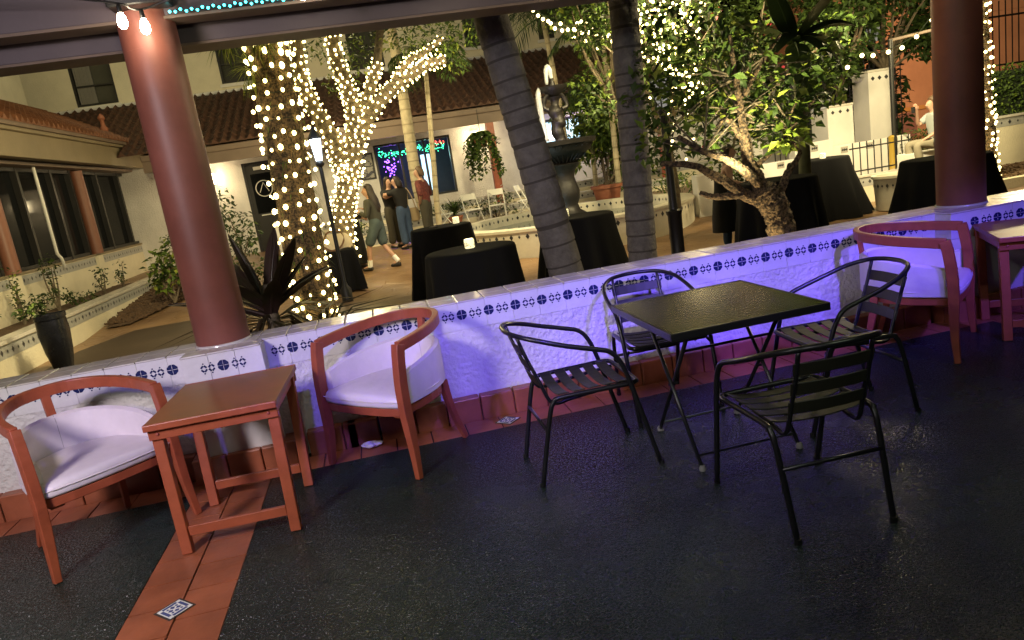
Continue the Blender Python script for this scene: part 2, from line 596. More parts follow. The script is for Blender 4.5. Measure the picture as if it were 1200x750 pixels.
def tile(x0, x1, y0, y1):
    z = -0.001 + rng.uniform(-.0012, .0008)
    g = .0045
    mb.bx(x0 + g, x1 - g, y0 + g, y1 - g, -0.04, z)


x = -6.0
k = 0
while x < 9:
    tile(x, x + T, MATY, 4.555)
    x += T
for (sx0, sx1) in ((-1.328, -0.886), (4.13, 4.57)):
    mid = (sx0 + sx1) / 2
    for c, (a, b) in enumerate(((sx0, mid), (mid, sx1))):
        y = MATY - (.03 if c else .14)
        tile(a, b, y, MATY)
        while y > -2:
            tile(a, b, y - T, y)
            y -= T
tag(mb.build('terrace_tile_border', M_terra), kind='structure')


def deco_tile(x, y, s=.080):
    o = thing('decorative_floor_tile', None, None)
    m = MB()
    h = .0025
    def dia(q, z):
        m.add([(x - q, y, z), (x, y - q, z), (x + q, y, z), (x, y + q, z)], ((0, 1, 2, 3),))
    bpy.data.objects.remove(o)
    m.box((x, y, h / 2 - .001), (s * 1.414 * 1.08, s * 1.414 * 1.08, h), PI / 4, 2)
    m.box((x, y, h / 2), (s * 1.3, s * 1.3, h), PI / 4, 0)
    for a in range(4):
        r = Matrix.Rotation(a * PI / 2 + PI / 4, 3, 'Z')
        c = Vector((x, y, h + .0004))
        m.box(c + r @ Vector((s * .50, 0, 0)), (s * .16, s * .8, .0016), a * PI / 2 + PI / 4, 1)
        m.box(c + r @ Vector((s * .22, 0, 0)), (s * .20, s * .20, .0016), a * PI / 2, 1)
        m.box(c + r @ Vector((s * .25, s * .25, 0)), (s * .12, s * .12, .0016), a * PI / 2, 1)
    return m.build('decorative_tile', [M_tilewhite, M_blue2, M_terrag])


for x, y, lab in ((-1.125, 3.02, 'small blue and white diamond tile set in the terracotta strip'),
                  (0.60, 4.435, 'small blue and white diamond tile in the wall border behind the black chairs')):
    tag(deco_tile(x, y), lab, 'floor tile', 'diamond floor tiles')

# ------------------------------------------------------------------ low tiled wall with piers
wall = thing('low_wall', 'long white stucco terrace wall with tiled cap and blue medallion band', 'wall', (0, YW, 0))
WX0, WX1 = -7.0, 10.5
mb = MB()
mb.bx(WX0, WX1, 0, .30, -.5, .60)
mb.build('stucco_face', M_stucco, wall)
PIERS = ((-1.27, -0.81), (3.97, 4.73))
mb = MB()
for a, b in PIERS:
    mb.bx(a, b, -.15, -.002, -.02, .60)
mb.build('pier', M_smooth_white, wall, bevel=.012)
mb = MB()
x = WX0
while x < WX1:
    mb.bx(x + .0006, x + .181 - .0006, -.006, .29, .601, CAPZ - .012)
    x += .181
for a, b in PIERS:
    w = (b - a) / 3
    for q in range(3):
        mb.bx(a - .004 + q * (w + .0027) + .001, a - .004 + (q + 1) * (w + .0027) - .001, -.156, -.0075, .601, CAPZ - .012)
mb.build('tile_band', M_bandtile, wall, bevel=.0015, seg=1)
mb = MB()
x = WX0
while x < WX1:
    mb.bx(x + .0025, x + .181 - .0025, -.010, .145, CAPZ - .0115, CAPZ + rng.uniform(-.001, .001))
    mb.bx(x + .0025, x + .181 - .0025, .149, .31, CAPZ - .0115, CAPZ + rng.uniform(-.001, .001))
    x += .181
for a, b in PIERS:
    w = (b - a) / 3
    for q in range(3):
        mb.bx(a - .006 + q * w + .002, a - .002 + (q + 1) * w - .002, -.162, -.013, CAPZ - .0115, CAPZ + .001)
mb.build('cap_tiles', M_cap, wall, bevel=.005, seg=2)
# medallions: flower discs and paired lozenges in blue glaze
mb = MB()


def disc_sector(cx, cz, y, r, a0, a1, n=6, gap=.0, mat=0):
    pts = []
    am = (a0 + a1) / 2
    ox, oz = math.cos(am) * gap, math.sin(am) * gap
    pts.append((cx + ox, y, cz + oz))
    for k in range(n + 1):
        a = a0 + (a1 - a0) * k / n
        rr = r * (1 - .07 * abs(math.cos(k / n * 2 * PI)))
        pts.append((cx + ox + rr * math.cos(a), y, cz + oz + rr * math.sin(a)))
    b = [(p[0], y + .004, p[2]) for p in pts]
    N = len(pts)
    mb.add(pts + b, [tuple(reversed(range(N)))] + [(i, (i + 1) % N, N + (i + 1) % N, N + i) for i in range(N)], mat)


def medallion(cx, y, cz=.702):
    for q in range(4):
        disc_sector(cx, cz, y, .034, q * PI / 2 + .025, (q + 1) * PI / 2 - .025, 7, .0012)
    for q in range(4):
        a = q * PI / 2
        mb.box((cx + .013 * math.cos(a), y - .0012, cz + .013 * math.sin(a)), (.010 if q % 2 == 0 else .0025, .002, .0025 if q % 2 == 0 else .010), None, 1)


def lozenges(cx, y, cz=.700):
    for s_ in (-1, 1):
        x0 = cx + s_ * .022
        for q in range(4):
            a = q * PI / 2 + PI / 4
            p = (x0 + .0135 * math.cos(a), y + .002, cz + .017 * math.sin(a))
            mb.box(p, (.020, .004, .0105), Euler((0, -(a + PI / 2) if q % 2 == 0 else -(a + PI / 2), 0)), 0)
        mb.box((x0, y + .002, cz + .030), (.008, .004, .008), Euler((0, PI / 4, 0)), 0)
        mb.box((x0, y + .002, cz - .030), (.008, .004, .008), Euler((0, PI / 4, 0)), 0)


k0 = int((WX0 - .44) / .181)
for k in range(k0, 58):
    x = .44 + .181 * k
    if x > WX1:
        break
    if any(a - .05 < x < b + .03 for a, b in PIERS):
        pass
    else:
        medallion(x, -.0085)
    xl = x + .0905
    if not any(a - .05 < xl < b + .03 for a, b in PIERS):
        lozenges(xl, -.0085)
for a, b in PIERS:
    c = (a + b) / 2
    medallion(c, -.1585)
    for s_ in (-1, 1):
        lozenges(c + s_ * .0905, -.1585)
    if b - a > .6:
        for s_ in (-1, 1):
            medallion(c + s_ * .19, -.1585)
mb.build('blue_medallions', [M_blue, M_tilewhite], wall)
mb = MB()
x = WX0
while x < WX1:
    if not any(a - .20 < x < b - .02 for a, b in PIERS) and not (-.42 < x < -.17):
        mb.bx(x + .003, x + T - .003, -.085, -.001, -.03, .155)
    x += T
mb.bx(-.42, -.355, -.085, -.001, -.03, .155)
mb.bx(-.21, .035, -.085, -.001, -.03, .155)
for a, b in PIERS:
    w = (b - a + .16) / 3
    for q in range(3):
        mb.bx(a - .08 + q * w + .003, a - .08 + (q + 1) * w - .003, -.20, -.151, -.03, .155)
    mb.bx(a - .08, a - .003, -.15, -.002, -.03, .154)
    mb.bx(b + .003, b + .08, -.15, -.002, -.03, .154)
mb.build('terracotta_skirting', M_terra, wall, bevel=.008)
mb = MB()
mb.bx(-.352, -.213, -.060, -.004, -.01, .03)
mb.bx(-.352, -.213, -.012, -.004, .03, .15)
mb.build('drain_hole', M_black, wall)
mb = MB()
mb.bx(-.37, -.20, -.06, -.0, -.004, -.0, 0)
# pale crumpled blobs standing in for a light spot by the drain
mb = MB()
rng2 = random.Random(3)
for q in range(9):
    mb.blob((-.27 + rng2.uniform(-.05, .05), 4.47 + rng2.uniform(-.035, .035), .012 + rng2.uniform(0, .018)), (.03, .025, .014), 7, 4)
tag(mb.build('light_spot_blobs', M_paper), 'pale crumpled stand-in for a light spot on the tiles beneath the middle armchair', 'light spot')


# ------------------------------------------------------------------ columns, beams
def column(name_label, x, y, top):
    o = thing('column', name_label, 'column', (x, y, CAPZ), 0, 'maroon terrace columns')
    m = MB()
    r = .158
    prof = [(r + .004, 0.001), (r + .006, .01)]
    z = .01
    seams = [.42, .86, 1.30, 1.52, 1.78]
    for s_ in ():
        prof += [(r, s_ - .003), (r - .0009, s_), (r + .0004, s_ + .003), (r, s_ + .03)]
    prof += [(r, top - CAPZ)]
    m.lathe(prof, 56)
    for i_, s_ in enumerate(seams):
        if s_ < top - CAPZ - .05:
            tl = .012 * (1 if i_ % 2 else -1)
            m.tube([((r - .0012) * math.cos(a), (r - .0012) * math.sin(a), s_ + tl * math.sin(a + i_)) for a in [2 * PI * k / 56 for k in range(56)]], .0024, 4, closed=True)
    m.build('shaft', M_column, o, smooth=True)
    MB().lathe([(r + .016, .001), (r + .014, .008), (r + .003, .014)], 40).build('mortar_ring', M_cap, o, smooth=True)
    return o


column('left maroon round column on the wall pier behind the small wooden table', -1.072, 4.80, 2.80)
c2 = column('right maroon round column on the wall pier beyond the far armchair', 4.33, 4.80, 3.0)
mb = MB()
mb.tube([(-.06 + .03 * math.sin(k), -.16 * math.cos((k - 5) * .07), .035 + .012 * k * .25) if False else (.1612 * math.sin((k - 5) * .12 - .1), -.1612 * math.cos((k - 5) * .12 - .1), .045 + .0012 * k + .003 * math.sin(k * 1.7)) for k in range(11)], .0022, 5)
mb.build('pale_scrape', M_tilewhite, c2)

bm_ = thing('patio_beam', 'plum painted beam spanning between the round columns overhead', 'beam', (0, 4.9, 2.63))
mb = MB()
mb.bx(-8, 11, .10, .32, 0.0, .26)
mb.build('outer_beam', M_beam, bm_, bevel=.006)
MB().bx(-8, 11, .09, .34, -.016, -.0015).build('edge_trim', M_soffit, bm_)
MB().bx(-8, 11, -.19, -.03, .10, .55).build('inner_beam', M_beam, bm_, bevel=.006)
MB().bx(-8, 11, -.20, -.02, .082, .0985).build('inner_trim', M_soffit, bm_)
MB().bx(-1.20, -.88, -.36, -.201, .135, .30).build('column_head_box', M_socket, bm_, bevel=.01)
tag(MB().bx(-8, 11, -4, 4.62, 3.0, 3.1).build('ceiling', M_soffit), kind='structure')

# teal rope light along the beam
rope = thing('rope_light', 'teal LED rope light along the beam by the left column', 'rope light', (-.90, 4.66, 2.735))
pts = [Vector((.03 * k, 0, .0025 * math.sin(k * 1.1))) for k in range(0, 40)]
MB().tube(pts, .008, 6).build('rope', M_wire, rope)
bulb = MB().blob((0, 0, 0), .008, 7, 4)
proto = None
for k in range(0, 40):
    if proto is None:
        proto = bulb.build('led', M_teal, rope, smooth='full')
        proto.location = pts[k] + Vector((0, -.010, 0))
    else:
        c = proto.copy()
        COL.objects.link(c)
        c.parent = rope
        c.location = pts[k] + Vector((0, -.010, -.006 if k % 2 else .004))

# two bare edison bulbs of a festoon string at the left column head
fest = thing('festoon_string', 'festoon string with two bare bulbs hanging before the left column', 'string lights', (-1.06, 4.45, 2.78))
p1 = at(138, 4, 4.42) - Vector((-1.06, 4.45, 2.78))
p2 = at(165, 11, 4.50) - Vector((-1.06, 4.45, 2.78))
MB().tube(smooth_path([p1 + Vector((-.9, -.02, .12)), p1 + Vector((-.3, 0, .06)), p1, (p1 + p2) / 2 + Vector((0, 0, -.008)), p2, p2 + Vector((.12, .02, .03)), p2 + Vector((.5, 0, .12))], 5), .006, 6).build('cable', M_socket, fest)
fb0 = Vector((-1.06, 4.45, 2.78))
more = [Vector((x_, 4.47, 2.80)) - fb0 for x_ in (-.15, .75, 1.65, 2.55, 3.45, 4.6)]
MB().tube(smooth_path([p2 + Vector((.5, 0, .12))] + more, 5), .006, 6).build('cable', M_socket, fest)
for p in [p1, p2] + more:
    MB().lathe([(.006, 0), (.012, -.01), (.014, -.045), (.012, -.05)], 12, p).build('socket', M_socket, fest, smooth=True)
    MB().lathe([(.012, -.048), (.016, -.058), (.023, -.075), (.026, -.095), (.024, -.112), (.014, -.126), (.004, -.13)], 14, p).build('bulb', M_bulb_edison, fest, smooth='full')


# ------------------------------------------------------------------ black slatted metal chairs
def bistro_chair(label, loc, rotz):
    o = thing('metal_chair', label, 'chair', loc, rotz, 'black slatted metal chairs around the square table')
    r = .0125
    half = [(.255, .31, 0), (.262, .235, .30), (.266, .185, .50), (.268, .150, .592), (.268, .105, .645), (.268, .03, .672), (.262, -.10, .712),
            (.235, -.225, .755), (.165, -.315, .782), (.075, -.350, .790)]
    pts = [(-x, y, z) for x, y, z in half] + [(0, -.356, .791)] + [(x, y, z) for x, y, z in reversed(half)]
    MB().tube(smooth_path(pts, 4), r, 10).build('arm_tube', M_black, o, smooth='full')
    half = [(.205, -.31, 0), (.213, -.255, .24), (.219, -.218, .385), (.221, -.195, .432), (.223, -.155, .450), (.232, .10, .452), (.236, .185, .452), (.222, .232, .452), (.185, .246, .452)]
    pts = [(-x, y, z) for x, y, z in half] + [(0, .250, .452)] + [(x, y, z) for x, y, z in reversed(half)]
    MB().tube(smooth_path(pts, 4), r, 10).build('seat_tube', M_black, o, smooth='full')
    for s_ in (-1, 1):
        MB().tube(smooth_path([(s_ * .150, -.318, .775), (s_ * .150, -.285, .66), (s_ * .152, -.235, .52), (s_ * .155, -.205, .430), (s_ * .157, -.165, .402), (s_ * .157, -.08, .412), (s_ * .157, .15, .432), (s_ * .157, .235, .440)], 4), .0095, 8).build('back_upright', M_black, o, smooth='full')
    MB().tube([(-.214, -.248, .29), (.214, -.248, .29)], .009, 8).build('rear_stretcher', M_black, o, smooth='full')
    for s_ in (-1, 1):
        MB().tube([(s_ * .262, .215, .40), (s_ * .240, .20, .43)], .008, 6).build('arm_bracket', M_black, o)
    ys_ = [-.135, -.052, .030, .110, .188]
    for i, y in enumerate(ys_):
        pp = [(x, y, .457 - .020 * (1 - (x / .2) ** 2) + (.004 if abs(x) > .19 else 0)) for x in (-.205, -.17, -.12, -.06, 0, .06, .12, .17, .205)]
        MB().strip(pp, .060, .006).build('seat_slat', M_slat, o, bevel=.002, seg=1)
    for i, (z, y) in enumerate(((.700, -.296), (.615, -.268), (.530, -.239))):
        pp = [(x, y - .018 * (1 - (x / .17) ** 2), z) for x in (-.166, -.12, -.06, 0, .06, .12, .166)]
        MB().strip(pp, .006, .056, (0, -.3, 1)).build('back_slat', M_slat, o, bevel=.002, seg=1)
    for x, y in ((-.255, .31), (.255, .31), (-.205, -.31), (.205, -.31)):
        MB().lathe([(.0135, 0), (.0155, .004), (.0145, .025)], 10, (x * 1.0, y, 0)).build('foot_cap', M_socket, o, smooth=True)
    return o


bc = bistro_chair('black metal armchair turned side on, left of the square table', (.888, 3.57, 0), -PI / 2)
dup(bc, (1.58, 2.66, 0), math.radians(-2), 'black metal armchair nearest the camera with its back turned to it')
dup(bc, (2.32, 3.45, 0), math.radians(86), 'black metal armchair facing left on the far right of the square table')
dup(bc, (1.56, 4.14, 0), math.radians(177), 'black metal armchair tucked between the square table and the wall')

# ------------------------------------------------------------------ square folding table
t = thing('folding_table', 'square black folding table with a speckled glossy top', 'table', (1.60, 3.43, 0))
MB().bx(-.39, .39, -.415, .415, .722, .748).build('tabletop', M_speck, t, bevel=.004)
m = MB()
m.bx(-.40, .40, -.425, -.4155, .712, .750).bx(-.40, .40, .4155, .425, .712, .750)
m.bx(-.40, -.3905, -.4155, .4155, .712, .750).bx(.3905, .40, -.4155, .4155, .712, .750)
m.build('rim', M_black, t, bevel=.003)
for s_ in (-1, 1):
    x = .262 * s_
    MB().tube([(x, -.295, .012), (x, .26, .715)], .0105, 8).build('leg', M_black, t, smooth='full')
    MB().tube([(x - .024 * s_, .295, .012), (x - .024 * s_, -.26, .715)], .0105, 8).build('leg', M_black, t, smooth='full')
    for q, (xx, yy) in enumerate(((x, -.297), (x - .024 * s_, .297))):
        MB().lathe([(.006, 0), (.017, .002), (.019, .014), (.012, .028)], 12, (xx, yy, 0)).build('foot', M_rubber, t, smooth=True)
    MB().tube([(x + .012 * s_, 0, .368), (x - .04 * s_, 0, .368)], .007, 8).build('pivot_bolt', M_black, t)
m = MB()
m.tube([(-.262, -.255, .065), (.262, -.255, .065)], .007, 6).build('front_crossbar', M_black, t)
MB().tube([(-.238, .255, .065), (.238, .255, .065)], .007, 6).build('rear_crossbar', M_black, t)
MB().tube([(-.262, .15, .575), (.262, .15, .575)], .007, 6).build('upper_crossbar', M_black, t)
MB().tube([(-.238, -.15, .575), (.238, -.15, .575)], .007, 6).build('upper_crossbar', M_black, t)
MB().bx(-.30, .30, -.285, -.255, .704, .7215).build('top_rail', M_black, t)
MB().bx(-.30, .30, .255, .285, .704, .7215).build('top_rail', M_black, t)


# ------------------------------------------------------------------ barrel armchairs
def armchair(label, loc, rotz):
    o = thing('barrel_armchair', label, 'armchair', loc, rotz, 'terracotta wood barrel armchairs by the wall')

    def upath(hw, yf, yb, n=9, flat=.0):
        """half ellipse: right front -> back -> left front, straight sides first"""
        pts = [(hw, yf)]
        ym = yf - .06
        for k in range(n + 1):
            a = PI * k / n
            pts.append((hw * math.copysign(abs(math.cos(a)) ** .85, math.cos(a)), ym - (ym - yb) * math.sin(a) ** .85 if False else ym - (ym - yb) * math.sin(a)))
        pts.append((-hw, yf))
        return pts
    # legs
    for s_ in (-1, 1):
        pp = smooth_path([(s_ * .362, .275, 0), (s_ * .350, .262, .14), (s_ * .340, .258, .30), (s_ * .337, .258, .42), (s_ * .337, .252, .56), (s_ * .336, .232, .70), (s_ * .335, .218, .757)], 3)
        n = len(pp)
        MB().strip(pp, [.034 + .014 * min(1, i / 6) for i in range(n)], [.034 + .026 * min(1, i / 8) for i in range(n)], (0, 1, 0)).build('front_leg', M_wood, o, bevel=.004)
        pp = smooth_path([(s_ * .235, -.300, 0), (s_ * .222, -.255, .14), (s_ * .212, -.225, .28), (s_ * .206, -.212, .40)], 3)
        n = len(pp)
        MB().strip(pp, [.030 + .012 * i / n for i in range(n)], [.030 + .022 * i / n for i in range(n)], (0, 1, 0)).build('rear_leg', M_wood, o, bevel=.004)
    # arm rail
    pts = upath(.334, .225, -.345, 16)
    n = len(pts)
    rail = []
    for i, (x, y) in enumerate(pts):
        f = min(1, max(0, (.225 - y) / .57))
        rail.append((x, y, .742 + .052 * f))
    rail = smooth_path(rail, 2)
    MB().strip(rail, .036, .062).build('arm_rail', M_wood, o, bevel=.006)
    # centre back post
    MB().strip([(0, -.322, .635), (0, -.340, .765)], .045, .026, (0, 1, 0)).build('back_post', M_wood, o, bevel=.003)
    # seat apron: wood band under the cushion
    def seat_outline(sc, n=14):
        out = []
        hw, yf, yb = .325, .285, -.265
        pts_ = [(-hw + .03, yf - .012), (-hw * .6, yf + .006), (0, yf + .014), (hw * .6, yf + .006), (hw - .03, yf - .012), (hw, yf - .04)]
        for k in range(n + 1):
            a = PI * k / n
            pts_.append((hw * .99 * math.copysign(abs(math.cos(a)) ** .8, math.cos(a)), .10 - (.10 - yb) * math.sin(a) ** .9))
        pts_.append((-hw, yf - .04))
        return [(x * sc, (y - .01) * sc + .01) for x, y in pts_]
    rings = [[(x, y, z) for x, y in seat_outline(sc)] for sc, z in ((.955, .352), (.97, .354), (.97, .398), (.95, .40))]
    MB().loft(rings).build('seat_frame', M_wood, o, bevel=.003)
    rings = [[(x, y, z + .012 * (1 - abs(x) / .34) * (1 if z > .43 else 0)) for x, y in seat_outline(sc)] for sc, z in
             ((.93, .401), (.985, .404), (1.0, .415), (1.0, .436), (.985, .452), (.95, .463), (.88, .470), (.6, .476), (.25, .479))]
    MB().loft(rings).build('seat_cushion', M_vinyl, o, smooth='full')
    pipe = [(x, y, .4385) for x, y in seat_outline(1.004)]
    MB().tube(smooth_path(pipe, 2, True), .0032, 5, closed=True).build('piping', M_vinyl, [c for c in bpy.data.objects if c.parent == o and c.name.startswith('seat_cushion')][0], smooth='full')
    # upholstered wrap-around back
    ip = upath(.305, .215, -.312, 18)
    n = len(ip)
    rings = []
    for i, (x, y) in enumerate(ip):
        f = min(1, max(0, (.2 - y) / .5))
        top = .585 + .075 * f ** .7
        tdir = Vector((ip[min(i + 1, n - 1)][0] - ip[max(i - 1, 0)][0], ip[min(i + 1, n - 1)][1] - ip[max(i - 1, 0)][1], 0)).normalized()
        nrm = Vector((-tdir.y, tdir.x, 0))      # outward or inward, symmetric section
        c = Vector((x, y, 0))
        th = .024
        sec = [(-th, .41), (-th * 1.15, .47), (-th * 1.1, top - .05), (-th * .8, top - .012), (0, top), (th * .8, top - .012), (th, top - .05), (th, .41)]
        rings.append([c + nrm * a + Vector((0, 0, z)) for a, z in sec])
    bk = MB().loft(rings).build('back_cushion', M_vinyl, o, smooth=True)
    MB().tube([(0, -.2850, .47), (0, -.2855, .60), (0, -.290, .640), (0, -.3065, .659)], .0016, 4).build('seam', M_grout, bk)
    for s_ in (-1, 1):
        MB().box((s_ * .26, .20, .345), (.06, .10, .012), None).build('corner_block', M_wood, o)
    return o


def face(dx, dy):
    return math.atan2(-dx, dy)


ac = armchair('wood barrel armchair with white cushions, right of the small table by the left column', (-.075, 4.265, 0), face(-.72, -.69))
dup(ac, (-1.70, 3.99, 0), face(.66, -.75), 'wood barrel armchair with white cushions cut by the left picture edge')
dup(ac, (3.41, 4.17, 0), face(.65, -.76), 'wood barrel armchair with white cushions beyond the black chairs on the right')


# ------------------------------------------------------------------ small wooden tables
def side_table(label, loc, rotz):
    o = thing('side_table', label, 'table', loc, rotz, 'small terracotta wood tables')
    hw, hd, H = .308, .370, .680
    MB().bx(-hw, hw, -hd + .022, hd - .022, H - .030, H).build('tabletop', M_tabletop, o, bevel=.003)
    for s_ in (-1, 1):
        MB().bx(-hw, hw, s_ * (hd - .011) - .0105, s_ * (hd - .011) + .0105, H - .032, H + .001).build('end_batten', M_wood, o, bevel=.004)
        y = s_ * (hd - .045) - (.07 if s_ > 0 else 0) * 0
        MB().bx(-hw + .006, hw - .006, y - .013, y + .013, H - .086, H - .033).build('apron', M_wood, o, bevel=.003)
        for q in (-1, 1):
            MB().lathe([(.001, .006), (.006, .005), (.009, 0)], 10, (0, 0, 0)).build('bolt', M_bolt, o)
            bpy.data.objects[-1] if False else None
    for ob in [c for c in bpy.data.objects if c.parent == o and c.name.startswith('bolt')]:
        pass
    bolts = [c for c in bpy.data.objects if c.parent == o and c.name.startswith('bolt')]
    for ob, (sx, sy) in zip(bolts, ((-1, -1), (1, -1), (-1, 1), (1, 1))):
        ob.location = (sx * (hw - .05), sy * (hd - .0315), H - .058)
        ob.rotation_euler = (PI / 2 if sy < 0 else -PI / 2, 0, 0)
    legs = {}
    for sx in (-1, 1):
        for sy in (-1, 1):
            yt = sy * (hd - .075)
            yb = -.335 if sy < 0 else .215
            MB().strip([(sx * .262, yb, 0), (sx * .272, yt if sy < 0 else .285, H - .032)], .052, .046, (0, 1, 0)).build('leg', M_wood, o, bevel=.004)
    for y, yy in ((-.331, 0), (.222, 0)):
        MB().bx(-.262 + .027, .262 - .027, y - .011, y + .011, .085, .135).build('stretcher', M_wood, o, bevel=.003)
    for sx in (-.272, .272):
        MB().bx(sx - .012, sx + .012, -.262, .256, H - .086, H - .034).build('side_apron', M_wood, o, bevel=.003)
    return o


st = side_table('small wooden table with worn tan top by the left column', (-.915, 3.875, 0), math.radians(-2))
dup(st, (4.25, 4.07, 0), math.radians(-30.7), 'small wooden table cut off by the right picture edge')


# ------------------------------------------------------------------ restaurant building (far side of the courtyard)
def band_row(m, x0, x1, y, z, pitch=.16, s=.045, axis='x', mat=0, sgn=-1):
    """row of dark diamond glaze tiles along x (or y) on a vertical face"""
    if axis == 'x':
        m.bx(x0, x1, y + .0015, y + .0035, z - .085, z + .085, 1)
    else:
        m.bx(y - .0035, y - .0015, x0, x1, z - .085, z + .085, 1)
    n = int((x1 - x0) / pitch)
    for k in range(n):
        u = x0 + (k + .5) * pitch
        q = s * (1.0 if k % 2 == 0 else .62)
        if axis == 'x':
            m.add([(u - q * .8, y, z), (u, y, z - q), (u + q * .8, y, z), (u, y, z + q)], ((0, 1, 2, 3),), mat)
        else:
            f = (0, 1, 2, 3) if sgn > 0 else (3, 2, 1, 0)
            m.add([(y, u - q * .8, z), (y, u, z - q), (y, u + q * .8, z), (y, u, z + q)], (f,), mat)


BY = 21.5
rb = thing('restaurant_building', 'cream two storey restaurant with clay tiled eave across the courtyard', 'building', (0, BY, .3))
# ground floor wall around its openings (local z from the walkway at .3)
m = MB()
ops = [(-3.27, -2.33, 0.0, 2.46), (.36, 2.56, .78, 2.42), (4.68, 6.62, 1.18, 2.42)]
xprev = -7.0
for (a, b, z0, z1) in ops:
    m.bx(xprev, a, 0, .25, -.6, 3.0)
    m.bx(a, b, 0, .25, z1, 3.0)
    if z0 > 0:
        m.bx(a, b, 0, .25, -.6, z0)
    xprev = b
m.bx(xprev, 16, 0, .25, -.6, 3.0)
m.build('ground_floor_wall', M_stucco, rb)
m = MB()
ups = [(-7.45, -6.35, 4.70, 7.2), (-3.5, -2.5, 4.82, 7.2), (.2, 1.2, 4.72, 7.0), (3.7, 4.5, 4.95, 7.0), (6.0, 6.5, 4.9, 7.0)]
xprev = -12.0
for (a, b, z0, z1) in ups:
    m.bx(xprev, a, 1.5, 1.75, 3.0, 9.0)
    m.bx(a, b, 1.5, 1.75, 3.0, z0)
    m.bx(a, b, 1.5, 1.75, z1, 9.0)
    xprev = b
m.bx(xprev, 12, 1.5, 1.75, 3.0, 9.0)
m.build('upper_wall', M_stucco_y, rb)
for i, (a, b, z0, z1) in enumerate(ups):
    w = MB().bx(a, b, 1.66, 1.70, z0, z1).build('upper_window', M_glass_d, rb)
    f = MB()
    f.bx(a, a + .06, 1.52, 1.655, z0, z1).bx(b - .06, b, 1.52, 1.655, z0, z1).bx(a + .06, b - .06, 1.52, 1.655, z0, z0 + .06).bx(a + .06, b - .06, 1.52, 1.655, z1 - .06, z1)
    f.bx(a + .06, b - .06, 1.54, 1.65, z0 + .52, z0 + .56)
    f.build('window_frame', M_frame, w)
    if i == 0:
        c = MB()
        for k in range(9):
            c.bx(a + .08 + k * .05, a + .08 + k * .05 + .045, 1.60 + .012 * (k % 2), 1.652, z0 + .06, z1 - .06)
        c.build('curtain', M_curtain, w)
    MB().bx(a - .06, b + .06, 1.44, 1.498, z0 - .10, z0 - .02).build('window_sill', M_smooth_white, w)
MB().bx(-8.5, 12, 1.40, 1.498, 4.56, 4.64).build('base_moulding', M_smooth_white, rb)


def tile_roof(name, parent, x0, x1, ya, za, yb, zb, pitch=.215, axis='x', rows=12, matl=M_roof):
    """pantile roof: eave at (ya,za), top at (yb,zb), tiles repeat along x (or y when axis='y')"""
    m = MB()
    n = int(round((x1 - x0) / pitch))
    prof = [(0, 0), (.10, .035), (.25, .070), (.40, .035), (.5, .0), (.62, -.018), (.75, -.025), (.88, -.018)]
    us, hs = [], []
    for k in range(n):
        for a, h in prof:
            us.append(x0 + (k + a) * pitch)
            hs.append(h)
    us.append(x1)
    hs.append(0)
    ringsv = []
    L = []
    for r in range(rows):
        for e in (0, 1):
            t = (r + e * .999) / rows
            L.append((t, .022 if e == 0 else 0.0))
    vs_ = []
    for t, lift in L:
        for u, h in zip(us, hs):
            y = ya + (yb - ya) * t
            z = za + (zb - za) * t + h + lift
            vs_.append((u, y, z) if axis == 'x' else (y, u, z))
    N = len(us)
    fs_ = []
    for j in range(len(L) - 1):
        for i in range(N - 1):
            fs_.append((j * N + i, j * N + i + 1, (j + 1) * N + i + 1, (j + 1) * N + i))
    b = len(vs_)
    for u, h in zip(us, hs):      # thickness at the eave
        vs_.append((u, ya, za - .02) if axis == 'x' else (ya, u, za - .02))
    for i in range(N - 1):
        fs_.append((b + i, b + i + 1, i + 1, i))
    m.add(vs_, fs_)
    return m.build(name, matl, parent, smooth=True)


tile_roof('roof', rb, -9.5, 12.0, -2.25, 2.92, 1.5, 4.60)
m = MB()
m.bx(-5.2, 12, -2.10, -1.98, 2.46, 2.86)
m.build('eave_fascia', M_fascia_d, rb)
MB().bx(-5.2, 12, -2.16, -2.101, 2.72, 2.87).build('gutter', M_fascia_d, rb, bevel=.02)
MB().bx(-5.2, 12, -1.979, -.001, 2.82, 2.86).build('eave_soffit', M_fascia_d, rb)
for x in (-1.9, 3.42, 8.2):
    MB().bx(x - .10, x + .10, -2.08, -1.90, -.3, 2.458).build('eave_post', M_wood, rb)
# door
d = MB().bx(-3.21, -2.39, .05, .11, 0, 2.40).build('door', M_frame, rb)
f = MB()
f.bx(-3.268, -3.212, .0, .14, 0, 2.46).bx(-2.388, -2.332, .0, .14, 0, 2.46).bx(-3.21, -2.39, .0, .14, 2.402, 2.458)
f.build('door_frame', M_iron, d)
MB().bx(-3.10, -2.50, .034, .0495, 1.05, 2.14).build('door_glass', M_glass, d)
MB().tube([(-2.80 + .22 * math.cos(a), .026, 1.72 + .22 * math.sin(a)) for a in [2 * PI * k / 24 for k in range(24)]], .014, 6, closed=True).build('round_emblem', M_whitemetal, d)
e = MB()
e.tube([(-2.80 - .13, .028, 1.72 - .10), (-2.80, .028, 1.72 + .16), (-2.80 + .12, .028, 1.72 - .09)], .012, 6).build('emblem_mark', M_whitemetal, d)
MB().bx(-3.02, -2.62, .030, .0335, .98, 1.01).build('push_bar', M_whitemetal, d)
MB().bx(-2.98, -2.70, .02, .033, 2.24, 2.33).build('door_notice', M_paper, d)
